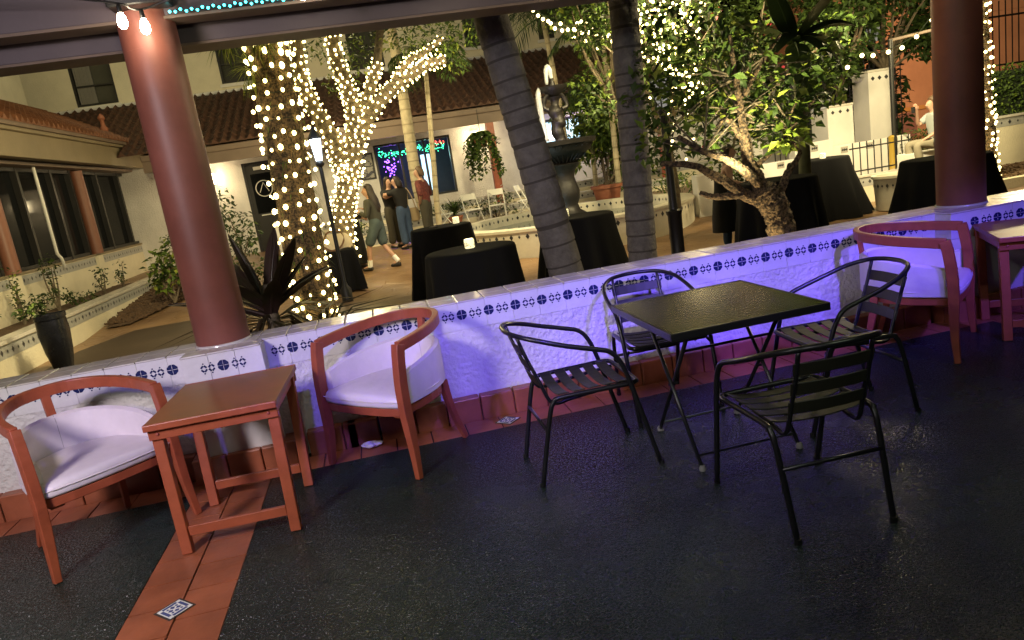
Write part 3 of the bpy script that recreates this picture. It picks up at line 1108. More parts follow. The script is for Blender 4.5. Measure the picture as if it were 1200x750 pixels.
# bar window with a lit room behind
m = MB()
m.bx(.0, 8.4, 3.2, 3.25, -.2, 2.9).bx(.0, .05, .26, 3.2, -.2, 2.9).bx(8.35, 8.4, .26, 3.2, -.2, 2.9).bx(.0, 8.4, .26, 3.2, 2.86, 2.9).bx(.0, 8.4, .26, 3.2, -.2, -.15)
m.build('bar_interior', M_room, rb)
wn = MB()
wn.bx(.36, .42, .02, .16, .78, 2.42).bx(2.50, 2.56, .02, .16, .78, 2.42).bx(.42, 2.50, .02, .16, 2.36, 2.42).bx(.42, 2.50, .02, .16, .78, .84)
wn.bx(1.06, 1.12, .03, .15, .84, 2.36).bx(1.76, 1.82, .03, .15, .84, 2.36)
wn = wn.build('bar_window', M_frame, rb)
m = MB()
m.bx(1.84, 2.14, 2.6, 2.62, .9, 2.05)
m.build('lit_doorway', M_screen, rb)
rr = random.Random(5)
g_ = MB()
for k in range(150):
    u = rr.uniform(.48, 2.42)
    g_.blob((u, .40 + rr.uniform(-.06, .06), 2.16 + rr.gauss(0, .045) + .03 * math.sin(u * 5)), .014, 5, 3)
tag(g_.build('green_garland_lights', M_green, wn), kind='stuff')
g_ = MB()
for k in range(45):
    g_.blob((rr.uniform(2.0, 2.45), .36 + rr.uniform(-.04, .04), 2.26 + rr.gauss(0, .03)), .012, 5, 3)
tag(g_.build('red_garland_lights', M_redled, wn), kind='stuff')
g_ = MB()
for k in range(45):
    g_.blob((.78 + rr.gauss(0, .09), .9 + rr.uniform(-.1, .1), 1.78 + rr.gauss(0, .15)), .020, 5, 3)
tag(g_.build('purple_party_lights', M_purled, wn), kind='stuff')
lamp('bar_glow', 'POINT', (.9, BY + 1.5, 2.2), 22, (.30, .12, 1.0), .1)
lamp('bar_glow', 'POINT', (2.0, BY + 1.6, 2.3), 16, (.4, .9, .8), .1)
# second window
wn = MB()
wn.bx(4.68, 4.74, .02, .16, 1.18, 2.42).bx(6.56, 6.62, .02, .16, 1.18, 2.42).bx(4.74, 6.56, .02, .16, 2.36, 2.42).bx(4.74, 6.56, .02, .16, 1.18, 1.24)
wn.bx(5.16, 5.24, .03, .15, 1.24, 2.36).bx(5.95, 6.01, .03, .15, 1.24, 2.36)
wn = wn.build('bright_window', M_frame, rb)
MB().bx(4.75, 6.55, .30, .32, 1.25, 2.35).build('window_glow', M_screen, wn)
MB().bx(5.42, 5.72, .20, .22, 1.86, 2.12).build('hanging_lampshade', mat('lit_lampshade', (.9, .9, .85), .5, emit=(1, .95, .85), estr=3.0), wn)
m = MB()
for k in range(7):
    m.bx(5.28 + k * .09, 5.28 + k * .09 + .035, .22, .26, 1.25, 1.55 + .06 * (k % 3))
m.build('chair_silhouettes', M_frame, wn)
lamp('window_light', 'POINT', (5.6, BY - .5, 2.0), 14, (.70, .88, 1.0), .25)
lamp('purple_eave_light', 'POINT', (6.3, BY - .8, 2.85), 10, (.35, .15, 1.0), .1)
# framed print between door and bar window
pr_ = MB().bx(-.24, .31, -.028, -.003, 1.50, 2.24).build('framed_poster', M_frame, rb)
MB().bx(-.19, .26, -.034, -.0285, 1.55, 1.86).bx(-.19, .26, -.034, -.0285, 1.89, 2.19).build('poster_print', M_photo, pr_)
# wall lanterns
for (x, z) in ((-4.09, 2.17), (3.29, 2.25), (6.76, 2.13)):
    s_ = MB().bx(x - .05, x + .05, -.04, -.002, z - .16, z + .16).build('wall_lantern', M_iron, rb)
    MB().bx(x - .085, x + .085, -.19, -.042, z - .15, z + .15).build('lantern_glass', M_sconce, s_, bevel=.01)
    c = MB()
    for zz in (-.16, -.05, .06, .16):
        c.bx(x - .09, x + .09, -.195, -.19 + .0, z + zz - .006, z + zz + .006)
    c.build('lantern_bars', M_iron, s_)
    lamp('lantern_light', 'POINT', (x, BY - .42, z + .3), 26, (1.0, .76, .42), .08)
# security spots under the eave
for x in (-4.0, -3.6):
    MB().tube([(x, -1.2, 2.80), (x, -1.25, 2.66), (x + .08, -1.42, 2.60)], .04, 8).build('spot_fitting', M_whitemetal, rb)

# raised walkway and planter walls in front of the restaurant
pw = thing('planter_wall', 'cream planter wall with tile band in front of the bar window', 'planter wall', (0, 20.3, .2))
MB().bx(-1.7, 10, 0, .3, -.4, .62).build('wall_body', M_stucco_y, pw)
m = MB()
m.bx(-1.72, 10.02, -.02, .32, .621, .66)
m.build('wall_cap', M_cap, pw)
m = MB()
band_row(m, -1.7, 10, -.004, .55, .16, .045)
m.build('tile_row', [M_darktile, M_bandgrey], pw)
pw = thing('planter_wall', 'low cream planter wall behind the white folding chairs', 'planter wall', (0, 19.2, .2))
MB().bx(-1.2, 8.6, 0, .25, -.4, .36).build('wall_body', M_stucco_y, pw)
MB().bx(-1.22, 8.62, -.02, .27, .361, .40).build('wall_cap', M_cap, pw)
m = MB()
band_row(m, -1.2, 8.6, -.004, .30, .16, .042)
m.build('tile_row', [M_darktile, M_bandgrey], pw)
MB().bx(-1.19, 8.59, .272, 1.098, .20, .34).build('soil', M_soil, pw)
pw = thing('planter_box', 'small white planter box by the dark round-emblem door', 'planter box', (-1.75, 18.0, 0))
MB().bx(-.55, .50, 0, .5, -.3, 1.15).build('box_body', M_smooth_white, pw, bevel=.01)
MB().bx(-.50, .45, .05, .45, 1.151, 1.19).build('soil', M_soil, pw)
pw = thing('planter_wall', 'cream planter wall with tile band behind the hugging couple', 'planter wall', (-.9, 17.9, .1))
MB().bx(-1.2, 1.2, 0, .25, -.4, .28).build('wall_body', M_stucco_y, pw)
MB().bx(-1.22, 1.22, -.02, .27, .281, .32).build('wall_cap', M_cap, pw)
m = MB()
band_row(m, -1.2, 1.2, -.004, .21, .16, .042)
m.build('tile_row', [M_darktile, M_bandgrey], pw)

# ------------------------------------------------------------------ left wing
LW = thing('dining_wing', 'low tiled roof dining wing with dark windows along the left', 'building', (-6.3, 15, -.15))
Y0, Y1 = -9.0, 7.2
m = MB()
m.bx(-.28, 0, Y0, Y1, -.2, 1.19)
m.build('sill_wall', M_stucco_y, LW)
MB().bx(-.30, .03, Y0, Y1, 1.191, 1.235).build('sill_cap', M_fascia, LW)
m = MB()
band_row(m, Y0, Y1, .004, 1.08, .16, .045, axis='y')
m.build('tile_row', [M_darktile, M_bandgrey], LW)
m = MB()
for y in (-4.9, -.95, 3.15):
    MB().bx(.001, .06, y - .17, y + .17, -.1, 1.188).build('pilaster', M_stucco_y, LW)
for i, (a, b) in enumerate(((-8.8, -5.15), (-4.65, -1.2), (-.7, 2.9), (3.4, 7.1))):
    g = MB().bx(-.16, -.13, a, b, 1.24, 3.12).build('window', M_glass, LW)
    f = MB()
    for y in (a, a + (b - a) * .30, a + (b - a) * .72, b):
        f.bx(-.129, -.02, y - .045, y + .045, 1.237, 3.12)
    f.bx(-.128, -.03, a + .05, b - .05, 1.24, 1.30).bx(-.128, -.03, a + .05, b - .05, 3.05, 3.119)
    f.build('window_frame', M_frame, g)
for y in (-4.9, -.95, 3.15, 7.0):
    MB().lathe([(.135, 1.236), (.13, 1.3), (.13, 3.10)], 20, (.02, y, 0)).build('post', M_post, LW, smooth=True)
MB().bx(-.3, .25, Y0, Y1 + .3, 3.121, 3.18).build('head_beam', M_fascia_d, LW)
MB().bx(.42, .62, Y0 - 1, Y1 + .3, 3.17, 3.60).build('fascia', M_fascia, LW, bevel=.01)
MB().bx(.40, .70, Y0 - 1, Y1 + .3, 3.601, 3.67).build('gutter', M_fascia, LW, bevel=.02)
MB().bx(.36, .74, Y0 - 1, Y1 + .3, 3.672, 3.742).build('eave_board', M_fascia_d, LW)
MB().bx(-.3, .419, Y0 - 1, Y1 + .3, 3.24, 3.27).build('soffit', M_fascia_d, LW)
tile_roof('roof', LW, Y0 - 1, Y1 + .5, .76, 3.76, -2.0, 5.14, axis='y', rows=11, matl=mat('lit_roof_tile', (.23, .092, .042), .65, bump=.2, bscale=10, var=.45, vscale=4))  # lighter copy of the roof tile, flood light put into its colour
MB().bx(-2.4, -2.01, Y0 - 1, Y1 - .2, 4.7, 9.0).build('upper_wall', M_stucco_y, LW)
MB().tube([(.10, .85, 3.2), (.10, .85, 2.9), (.09, .86, 2.2), (.085, .86, 1.42), (.085, 1.0, 1.32), (.085, 1.05, 1.12)], .032, 8).build('downpipe', M_whitemetal, LW, smooth='full')
MB().lathe([(.05, 0), (.06, .06), (.10, .10), (.10, .16), (.055, .22), (.05, .34), (.09, .40), (.07, .46), (.02, .52)], 14, (.1, 5.6, 4.06)).build('roof_finial', M_pot, LW, smooth=True)

pl = thing('planter', 'long cream planter with tile band below the dining wing windows', 'planter', (-5.05, 13.5, -.15))
m = MB()
m.bx(-.22, 0, -6, 5.05, -.1, .48)
m.build('planter_wall', M_stucco_y, pl)
MB().bx(-.25, .03, -6, 5.07, .481, .53).build('planter_cap', M_cap, pl)
m = MB()
band_row(m, -6, 5.05, .005, .38, .155, .048, axis='y')
m.build('tile_row', [M_darktile, M_bandgrey], pl)
MB().bx(-1.249, -.221, -6, 5.05, .0, .42).build('soil', M_soil, pl)

# path and mulch bed at the left of the courtyard
m = MB()
m.add([(-4.95, 15.0, -.143), (-3.3, 12.6, -.143), (-2.6, 13.5, -.14), (-3.4, 18.6, .24), (-4.95, 18.6, .24)], ((0, 1, 2, 3, 4),))
mm = []
ms_ = MB()
for y0_, y1_, xa0, xa1, xb0, xb1 in ((13.6, 15.2, -4.9, -4.5, -5.0, -3.9), (15.2, 18.6, -5.0, -3.9, -5.0, -3.2)):
    ms_.add([(xa0, y0_, gz(y0_) + .03), (xa1, y0_, gz(y0_) + .03), (xb1, y1_, gz(y1_) + .05), (xb0, y1_, gz(y1_) + .05)], ((0, 1, 2, 3),))
for k in range(1100):
    y = rng.uniform(13.8, 18.4)
    x = rng.uniform(-5.0, -4.5 + min(1.2, (y - 13.6) * .36))
    ms_.box((x, y, gz(y) + .05), (rng.uniform(.04, .11), rng.uniform(.03, .07), .03), Euler((rng.uniform(-.4, .4), rng.uniform(-.4, .4), rng.uniform(0, 3))))
tag(ms_.build('mulch', M_soil), kind='stuff')
M_path = mat('brown_coated_path', (.050, .032, .018), .5, bump=.15, bscale=20, var=.25, vscale=1.5)
m = MB()
m.add([(-4.75, 6.0, -.142), (-2.5, 6.0, -.142), (-2.35, 10.8, -.142), (-3.0, 12.95, -.142), (-4.2, 13.4, -.142), (-4.75, 11.9, -.142)], ((0, 1, 2, 3, 4, 5),))
tag(m.build('path', M_path), kind='structure')

# ------------------------------------------------------------------ right side: stepped walls, pillars, fence
pl_ = thing('gate_pillar', 'tall square white pillar with tiled top beside the black pole', 'pillar', (12.3, 16.3, 0))
MB().bx(-.30, .30, -.30, .30, -.4, 2.40).build('pillar_body', M_smooth_white, pl_, bevel=.01)
MB().bx(-.31, .31, -.31, .31, 2.401, 2.46).build('pillar_cap', M_cap, pl_, bevel=.01)
m = MB()
for xx in (-.18, 0, .18):
    m.box((xx, -.302, 2.26), (.075, .004, .075), Euler((0, PI / 4, 0)))
m.build('tiles', M_darktile, pl_)
pl_ = thing('gate_pillar', 'shorter square white pillar with tiled top left of the tall one', 'pillar', (10.2, 14.85, 0))
MB().bx(-.31, .31, -.30, .30, -.4, 1.72).build('pillar_body', M_smooth_white, pl_, bevel=.01)
MB().bx(-.32, .32, -.31, .31, 1.721, 1.77).build('pillar_cap', M_cap, pl_, bevel=.01)
m = MB()
for xx in (-.18, 0, .18):
    m.box((xx, -.302, 1.62), (.06, .004, .06), Euler((0, PI / 4, 0)))
m.build('tiles', M_darktile, pl_)
pl_ = thing('gate_pillar', 'white pillar half hidden behind the crooked tree trunk', 'pillar', (8.55, 15.4, 0))
MB().bx(-.17, .17, -.17, .17, -.4, 1.75).build('pillar_body', M_smooth_white, pl_, bevel=.01)
MB().bx(-.18, .18, -.18, .18, 1.751, 1.80).build('pillar_cap', M_cap, pl_, bevel=.01)
sw = thing('stepped_wall', 'white stepped garden wall with tile inserts between the pillars', 'wall', (9.0, 14.2, 0))
MB().bx(-2.4, -.15, 0, .25, -.4, .80).bx(-.149, .75, 0, .25, -.4, 1.08).bx(.751, 2.6, .0, .25, -.4, .92).build('wall_body', M_smooth_white, sw, bevel=.01)
m = MB()
for xx in (-2.0, -1.2, -.5, .3, 1.0, 1.6, 2.2):
    z = .95 if -.1 < xx < .7 else .72 if xx < 0 else .82
    m.box((xx, -.003, z), (.17, .004, .13))
m.build('tile_inserts', M_grout, sw)
m = MB()
for xx in (-2.0, -1.2, -.5, .3, 1.0, 1.6, 2.2):
    z = .95 if -.1 < xx < .7 else .72 if xx < 0 else .82
    for q in (-.045, 0, .045):
        m.box((xx + q, -.007, z), (.035, .004, .045), Euler((0, PI / 4, 0)))
m.build('tile_marks', M_darktile, sw)
fw = thing('railing_wall', 'low cream wall with tile band carrying the short iron railing', 'wall', (9.6, 12.5, 0))
MB().bx(-.65, .95, 0, .25, -.4, .34).build('wall_body', M_stucco_y, fw)
MB().bx(-.66, .96, -.02, .27, .341, .38).build('wall_cap', M_cap, fw)
m = MB()
band_row(m, -.65, .95, -.004, .25, .14, .042)
m.build('tile_row', [M_darktile, M_bandgrey], fw)
ra = thing('iron_railing', 'short black iron railing on the low cream wall', 'railing', (9.6, 12.6, .382))
for k in range(9):
    x = -.55 + k * .15
    MB().tube([(x, 0, 0), (x, 0, .62)], .011, 6).build('bar', M_iron, ra)
MB().bx(-.62, .72, -.015, .015, .50, .525).build('top_rail', M_iron, ra)
MB().bx(-.62, .72, -.015, .015, .07, .095).build('bottom_rail', M_iron, ra)
sb = thing('seat_wall', 'white block wall with tile inset where the man sits', 'wall', (10.1, 12.1, 0))
MB().bx(-.28, 1.2, -.2, .3, -.4, .66).build('wall_body', M_smooth_white, sb, bevel=.01)
MB().box((-.05, -.203, .50), (.10, .004, .10), Euler((0, PI / 4, 0))).build('tile_inset', M_darktile, sb)
rp = thing('round_planter', 'round white tiled planter beside the right hand cocktail tables', 'planter', (8.78, 11.1, -.15))
MB().lathe([(.30, 0), (.34, .02), (.37, .54), (.40, .56), (.40, .60), (.33, .60), (.31, .50)], 32).build('planter_body', M_basin, rp, smooth=True)
m = MB()
for k in range(26):
    a = 2 * PI * k / 26
    c, s_ = math.cos(a), math.sin(a)
    r = .372
    q = .04 if k % 2 else .026
    m.add([(r * c - s_ * q * .7, r * s_ + c * q * .7, .44), (r * c, r * s_, .44 + q), (r * c + s_ * q * .7, r * s_ - c * q * .7, .44), (r * c, r * s_, .44 - q)], ((0, 1, 2, 3),))
m.build('tile_row', M_darktile, rp)
MB().lathe([(.02, .52), (.31, .53), (.31, .54), (.02, .55)], 20).build('soil', M_soil, rp)
rw = thing('garden_wall', 'cream garden wall with tile row behind the lit right trunk', 'wall', (13.5, 13.6, 0))
MB().bx(-.9, 6, 0, .25, -.4, .96).build('wall_body', M_stucco_y, rw)
MB().bx(-.92, 6.02, -.02, .27, .961, 1.0).build('wall_cap', M_cap, rw)
m = MB()
band_row(m, -.9, 6, -.004, .86, .2, .05)
m.build('tile_row', [M_darktile, M_bandgrey], rw)
rw = thing('flower_bed_kerb', 'low cream kerb around the bed of the lit right trunk', 'kerb', (11.6, 11.6, 0))
MB().bx(-1.0, 6, -.55, -.35, -.3, .02).build('kerb_body', M_stucco_y, rw)
m = MB()
m.bx(10.65, 17.5, 11.26, 13.58, -.3, -.02)
for k in range(500):
    m.box((rng.uniform(10.7, 13.5), rng.uniform(11.3, 13.4), -.01), (rng.uniform(.04, .1), rng.uniform(.03, .07), .03), Euler((rng.uniform(-.4, .4), rng.uniform(-.4, .4), rng.uniform(0, 3))))
tag(m.build('bed_mulch', M_soil), kind='stuff')

ob = thing('salmon_building', 'salmon stucco building glowing orange beyond the garden on the right', 'building', (21, 25, 0))
MB().bx(-6, 12, 0, .4, -.4, 9).build('wall', M_orange, ob)
MB().bx(-6, 12, -.12, -.002, 4.15, 4.40).build('cornice', M_orange, ob, bevel=.03)
MB().bx(-6, 12, -.08, -.002, 1.25, 1.40).build('sill_band', mat('ochre_band', (.65, .36, .12), .7), ob, bevel=.02)
MB().bx(-1.6, -.3, -.03, -.002, .2, 1.2).build('shadowed_panel', mat('mauve_panel', (.30, .16, .15), .8), ob)

tf = thing('iron_fence', 'tall black iron bar fence behind the white pillars', 'fence', (12.3, 17.6, 0))
m = []
for k in range(26):
    x = -1.9 + k * .15
    MB().tube([(x, 0, 0), (x, 0, 2.9)], .014, 5).build('bar', M_iron, tf)
MB().bx(-1.95, 1.95, -.02, .02, .30, .34).build('lower_rail', M_iron, tf)
MB().bx(-1.95, 1.95, -.02, .02, 2.55, 2.59).build('upper_rail', M_iron, tf)
tf = thing('iron_fence', 'black iron bar fence before the salmon wall at the right picture edge', 'fence', (19.3, 19.0, 1.6))
for k in range(12):
    x = -1.2 + k * .22
    MB().tube([(x, 0, -1.7), (x, 0, 2.4)], .018, 5).build('bar', M_iron, tf)
MB().bx(-1.25, 1.5, -.02, .02, .60, .65).build('lower_rail', M_iron, tf)
MB().bx(-1.25, 1.5, -.02, .02, 1.95, 2.0).build('upper_rail', M_iron, tf)


def lamp_post(label, x, y, z0, h, glassmat, sleeve=.0, r=.04, head=.17):
    o = thing('lamp_post', label, 'lamp post', (x, y, z0), 0)
    prof = []
    if sleeve:
        prof += [(.11, 0), (.11, .05), (.090, .08), (.085, sleeve - .08), (.10, sleeve - .06), (.105, sleeve - .02), (.06, sleeve)]
    else:
        prof += [(.09, 0), (.09, .2), (.05, .26)]
    prof += [(r, (sleeve or .26) + .06), (r * .9, h - .30), (.06, h - .28), (.07, h - .24), (.03, h - .2)]
    MB().lathe(prof, 16).build('post', M_iron, o, smooth=True)
    MB().lathe([(head * .45, h - .20), (head * .75, h + .12), (head * .74, h + .13)], 6).build('lantern_glass', glassmat, o)
    MB().lathe([(head * .95, h + .131), (head * .9, h + .16), (head * .3, h + .27), (.02, h + .33)], 6).build('lantern_roof', M_iron, o)
    c = MB()
    for k in range(6):
        a = 2 * PI * k / 6
        c.tube([(head * .47 * math.cos(a), head * .47 * math.sin(a), h - .20), (head * .77 * math.cos(a), head * .77 * math.sin(a), h + .13)], .010, 5)
    c.build('lantern_cage', M_iron, o)
    return o


lpz = at(371, 173, 12.0)
lamp_post('black lamp post with white lit lantern between the light wrapped trees', lpz.x, 12.0, -.15, lpz.z + .15, M_lampglass, r=.034, head=.115)
lamp('lantern_light', 'POINT', (lpz.x, 11.65, lpz.z), 10, (.85, .93, 1.0), .1)
lamp_post('black lamp post with thick sleeve base standing before the fountain pool', 3.76, 8.85, -.15, 2.35, M_lampglass_d, sleeve=.88, r=.052)
lamp_post('unlit lantern post rising behind the tall white pillar', 13.85, 18.2, 0, 3.5, M_lampglass_d, head=.26)

pole = thing('black_pole', 'slim black pole with horizontal arm holding festoon bulbs', 'pole', (11.05, 14.0, -.1))
MB().tube([(0, 0, 0), (0, 0, 3.0)], .05, 10).build('mast', M_iron, pole, smooth=True)
MB().tube([(-.03, 0, 2.98), (1.6, 0, 3.12)], .035, 8).build('arm', M_fascia_d, pole, smooth=True)
fb = thing('festoon_string', 'festoon bulbs hanging from the arm of the black pole', 'string lights', (11.05, 13.9, 2.9))
cab = [at(1010, 62, 13.9), at(1041, 58, 13.9), at(1074, 40, 13.9), at(1092, 20, 13.9), at(1120, 5, 13.9)]
MB().tube([p - fb.location for p in smooth_path(cab, 4)], .008, 5).build('cable', M_wire, fb)
for p in cab[:4] + [at(1023, 62, 13.9), at(993, 76, 13.9), at(1057, 53, 13.9)]:
    MB().blob(p - fb.location + Vector((0, 0, -.05)), .042, 8, 5).build('bulb', M_bulb, fb, smooth='full')

# yellow wet floor post seen behind the railing
ys_ = thing('yellow_bollard', 'yellow bollard behind the short iron railing', 'bollard', (10.75, 13.7, -.1))
MB().lathe([(.10, 0), (.10, .05), (.07, .08), (.06, 1.0), (.07, 1.04), (.03, 1.08)], 12).build('bollard_body', M_yellow, ys_, smooth=True)

# ------------------------------------------------------------------ fountain
FC = Vector((4.15, 15.35, -.15))
fo = thing('fountain', 'dark tiered stone fountain standing in a round tiled pool', 'fountain', FC)
R_ = 2.6
MB().lathe([(R_ - .02, -.2), (R_, 0), (R_, .50), (R_ + .03, .51), (R_ + .03, .56), (R_ - .30, .565), (R_ - .31, .50), (R_ - .31, .05)], 72).build('pool_wall', M_basin, fo, smooth=True)
m = MB()
for rr_, z, q in ((R_ + .004, .42, .055), (R_ - .314, .50, .05)):
    n = 96
    for k in range(n):
        a = 2 * PI * k / n
        c, s_ = math.cos(a), math.sin(a)
        qq = q if k % 2 else q * .62
        f = (0, 1, 2, 3) if rr_ > R_ else (3, 2, 1, 0)
        zz = z if rr_ > R_ else .47
        m.add([(rr_ * c + s_ * qq * .75, rr_ * s_ - c * qq * .75, zz), (rr_ * c, rr_ * s_, zz - qq), (rr_ * c - s_ * qq * .75, rr_ * s_ + c * qq * .75, zz), (rr_ * c, rr_ * s_, zz + qq)], (tuple(reversed(f)) if False else f,))
m.build('tile_row', M_darktile, fo)
MB().lathe([(.01, .335), (R_ - .312, .335), (R_ - .312, .34), (.01, .34)], 48).build('water', M_water, fo)
MB().lathe([(.46, .05), (.46, .46), (.36, .52), (.24, .60), (.20, .72), (.26, .84), (.28, 1.0), (.23, 1.16), (.20, 1.30), (.24, 1.44), (.32, 1.52), (.36, 1.58), (.25, 1.62), (.40, 1.72), (.62, 1.84), (.68, 1.96), (.74, 1.98), (.76, 2.07), (.70, 2.08), (.55, 1.98), (.2, 1.92)], 40).build('pedestal_bowl', M_stone, fo, smooth=True)
m = MB()
for k in range(28):
    a = 2 * PI * k / 28
    m.tube([(.28 * math.cos(a), .28 * math.sin(a), 1.60), (.44 * math.cos(a), .44 * math.sin(a), 1.73), (.68 * math.cos(a), .68 * math.sin(a), 1.95)], .018, 5)
m.build('bowl_fluting', M_stone, fo, smooth=True)
# draped figure carrying the top bowl
m = MB()
pp = smooth_path([(0, 0, 1.90), (.02, 0, 2.1), (-.03, 0, 2.32), (.03, 0, 2.50), (-.02, 0, 2.70), (0, 0, 2.86), (0, 0, 2.98)], 4)
rr_ = [.20, .18, .15, .13, .12, .115, .13, .14, .13, .125, .15, .17, .15, .13, .13, .15, .16, .14, .10, .08, .085, .09, .10, .14, .16]
m.tube(pp, rr_[:len(pp)], 14)
m.build('figure', M_stone, fo, smooth=True)
MB().tube(smooth_path([(.14, 0, 2.72), (.26, .02, 2.78), (.20, .02, 2.96), (.12, 0, 3.04)], 4), [.05] * 13, 8).tube(smooth_path([(-.14, 0, 2.72), (-.25, .02, 2.80), (-.20, .02, 2.96), (-.12, 0, 3.04)], 4), [.05] * 13, 8).build('figure_arms', M_stone, fo, smooth=True)
MB().lathe([(.07, 2.98), (.12, 3.02), (.24, 3.10), (.30, 3.17), (.31, 3.20), (.26, 3.19), (.10, 3.12)], 28).build('top_bowl', M_stone, fo, smooth=True)
MB().lathe([(.05, 3.11), (.07, 3.2), (.035, 3.3), (.05, 3.36)], 12).build('spout_finial', M_stone, fo, smooth=True)
m = MB()
wp = [(.0, 0, 3.30), (-.02, 0, 3.50), (-.06, 0, 3.60), (-.10, 0, 3.50), (-.12, 0, 3.25)]
m.tube(smooth_path(wp, 4), [.03, .035, .045, .05, .06, .06, .055, .06, .06, .055, .05, .055, .05, .045, .04, .04, .03], 8)
m.build('water_jet', M_spout, fo, smooth='full')
m = MB()
m.tube(smooth_path([(-.30, -.02, 3.20), (-.34, -.02, 3.02), (-.33, -.02, 2.6), (-.30, -.02, 2.10)], 5), [.03, .04, .05, .055, .06, .06, .055, .06, .065, .06, .055, .06, .065, .06, .06, .07], 8)
m.build('water_fall', M_spout, fo, smooth='full')
lamp('fountain_light', 'POINT', FC + Vector((-.35, -.55, 2.35)), 4, (.65, .55, 1.0), .06)
lamp('pool_light', 'POINT', FC + Vector((-1.2, -.9, .62)), 8, (.6, .85, 1.0), .06)
m = MB()
for k in range(80):
    a = rng.uniform(0, 6.28)
    r = abs(rng.gauss(0, .35))
    m.blob((-1.25 + r * math.cos(a), -.95 + r * math.sin(a), .345), (.05 * rng.random() + .01, .03, .012), 6, 3)
m.build('water_foam', M_spout, fo)
sp = thing('speaker_box', 'small black box on the ground behind the fountain pedestal', 'box', (at(659, 236, 18.5).x, 18.5, .32))
MB().bx(-.12, .12, -.1, .1, 0, .42).build('box_body', M_iron, sp, bevel=.02)
MB().bx(-.09, .09, -.104, -.1005, .05, .37).build('grille', M_socket, sp)


# ------------------------------------------------------------------ cocktail tables under black cloths
def cloth_table(label, x, y, r, flare, top=.87, z0=None, name='cocktail_table', folds=11, seed=1, cat='table', group='cocktail tables under black cloths', sq=0):
    z0 = gz(y) if z0 is None else z0
    o = thing(name, label, cat, (x, y, z0), 0, group)
    H = top - z0
    rr = random.Random(seed)
    ph = [rr.uniform(0, 6.28) for _ in range(4)]
    n = 72
    rings = []
    for z, rad, amp in ((H - .002, .02, 0), (H, r * .7, 0), (H, r * .97, 0), (H - .008, r, 0), (H - .03, r + .010, .002), (H * .75, r + .02 + flare * .15, .012), (H * .5, r + .03 + flare * .4, .026),
                        (H * .25, r + .03 + flare * .7, .040), (.012, r + .03 + flare, .055)):
        ring = []
        for k in range(n):
            a = 2 * PI * k / n
            w = math.sin(folds * a + ph[0]) * .6 + math.sin((folds - 4) * a + ph[1]) * .5 + math.sin((folds + 5) * a + ph[2]) * .25
            q = rad + amp * 1.5 * w
            if sq:
                q = q / max(abs(math.cos(a)), abs(math.sin(a))) * (.98 if True else 1)
            ring.append((q * math.cos(a), q * math.sin(a), z))
        rings.append(ring)
    m = MB()
    m.loft(rings)
    m.build('tablecloth', M_cloth, o, smooth=True)
    return o


def candle(label, x, y, z):
    o = thing('candle_jar', label, 'candle jar', (x, y, z), 0, 'lit candle jars')
    MB().lathe([(.040, .002), (.048, .006), (.050, .075), (.046, .092), (.044, .094), (.040, .085), (.040, .02)], 18).build('jar', M_candle, o, smooth=True)
    m = MB()
    for k in range(26):
        a = rng.uniform(0, 6.28)
        z_ = rng.uniform(.012, .08)
        m.box((.0505 * math.cos(a), .0505 * math.sin(a), z_), (.004, .014, .012), Euler((rng.uniform(0, 3), 0, a)))
    m.build('jar_pattern', M_candle_dot, o)
    lamp('candle_light', 'POINT', (x, y, z + .14), .8, (1, .8, .4), .03)
    return o


cloth_table('black clothed cocktail table with candle jar, closest to the left of the leaning palm', .86, 7.05, .44, .05, seed=2)
cloth_table('black clothed cocktail table with candle jar and phone, beside the man in maroon', .95, 10.95, .45, .08, seed=3)
cloth_table('black clothed cocktail table with candle jar, between the two palm trunks', 2.42, 8.65, .44, .12, seed=4)
cloth_table('black clothed cocktail table behind the crooked tree trunk', 5.35, 9.05, .50, .10, seed=5)
cloth_table('tall black clothed cocktail table with flared cloth right of the crooked tree', 7.75, 11.75, .50, .28, seed=6)
cloth_table('black clothed cocktail table half hidden by the right round column', 7.05, 8.05, .50, .22, seed=7)
candle('lit candle jar on the nearest black cocktail table', .86, 7.05, .871)
candle('lit candle jar on the cocktail table beside a phone', 1.20, 11.0, .871)
candle('lit candle jar on the table between the palm trunks', 2.30, 8.75, .871)
candle('lit candle jar on the table behind the crooked tree', 5.05, 9.15, .871)
candle('lit candle jar on the tall flared table at right', 7.78, 11.65, .871)
ph = MB().box((0, 0, .006), (.075, .15, .012), .4)
ph = ph.build('phone', M_iron, None, bevel=.003)
ph.location = (.84, 10.9, .871)
tag(ph, 'dark phone lying on the black cloth near a candle jar', 'phone')
cloth_table('low black clothed square table carrying the cream handbag', -.74, 13.3, .30, .02, top=.60, seed=8, folds=9, sq=1, name='bag_table', group='cocktail tables under black cloths')
# cream handbag with tan strap
hb = thing('handbag', 'slouchy cream handbag with brown strap on the low black table', 'handbag', (-.74, 13.3, .601))
rings = []
for z, sx, sy in ((0, .24, .12), (.03, .28, .15), (.12, .29, .14), (.20, .26, .10), (.26, .22, .05), (.28, .19, .02)):
    rings.append([(sx * math.cos(2 * PI * k / 20) * (1 + .06 * math.sin(5 * k + z * 9)), sy * math.sin(2 * PI * k / 20), z + .015 * math.sin(3 * k)) for k in range(20)])
MB().loft(rings).build('bag_body', M_cream, hb, smooth=True)
MB().strip(smooth_path([(-.2, -.13, .10), (-.08, -.17, .02), (.08, -.17, .06), (.17, -.15, .20), (.10, -.03, .33), (-.10, -.02, .33), (-.18, -.08, .22)], 4), .008, .03).build('strap', M_strap, hb)


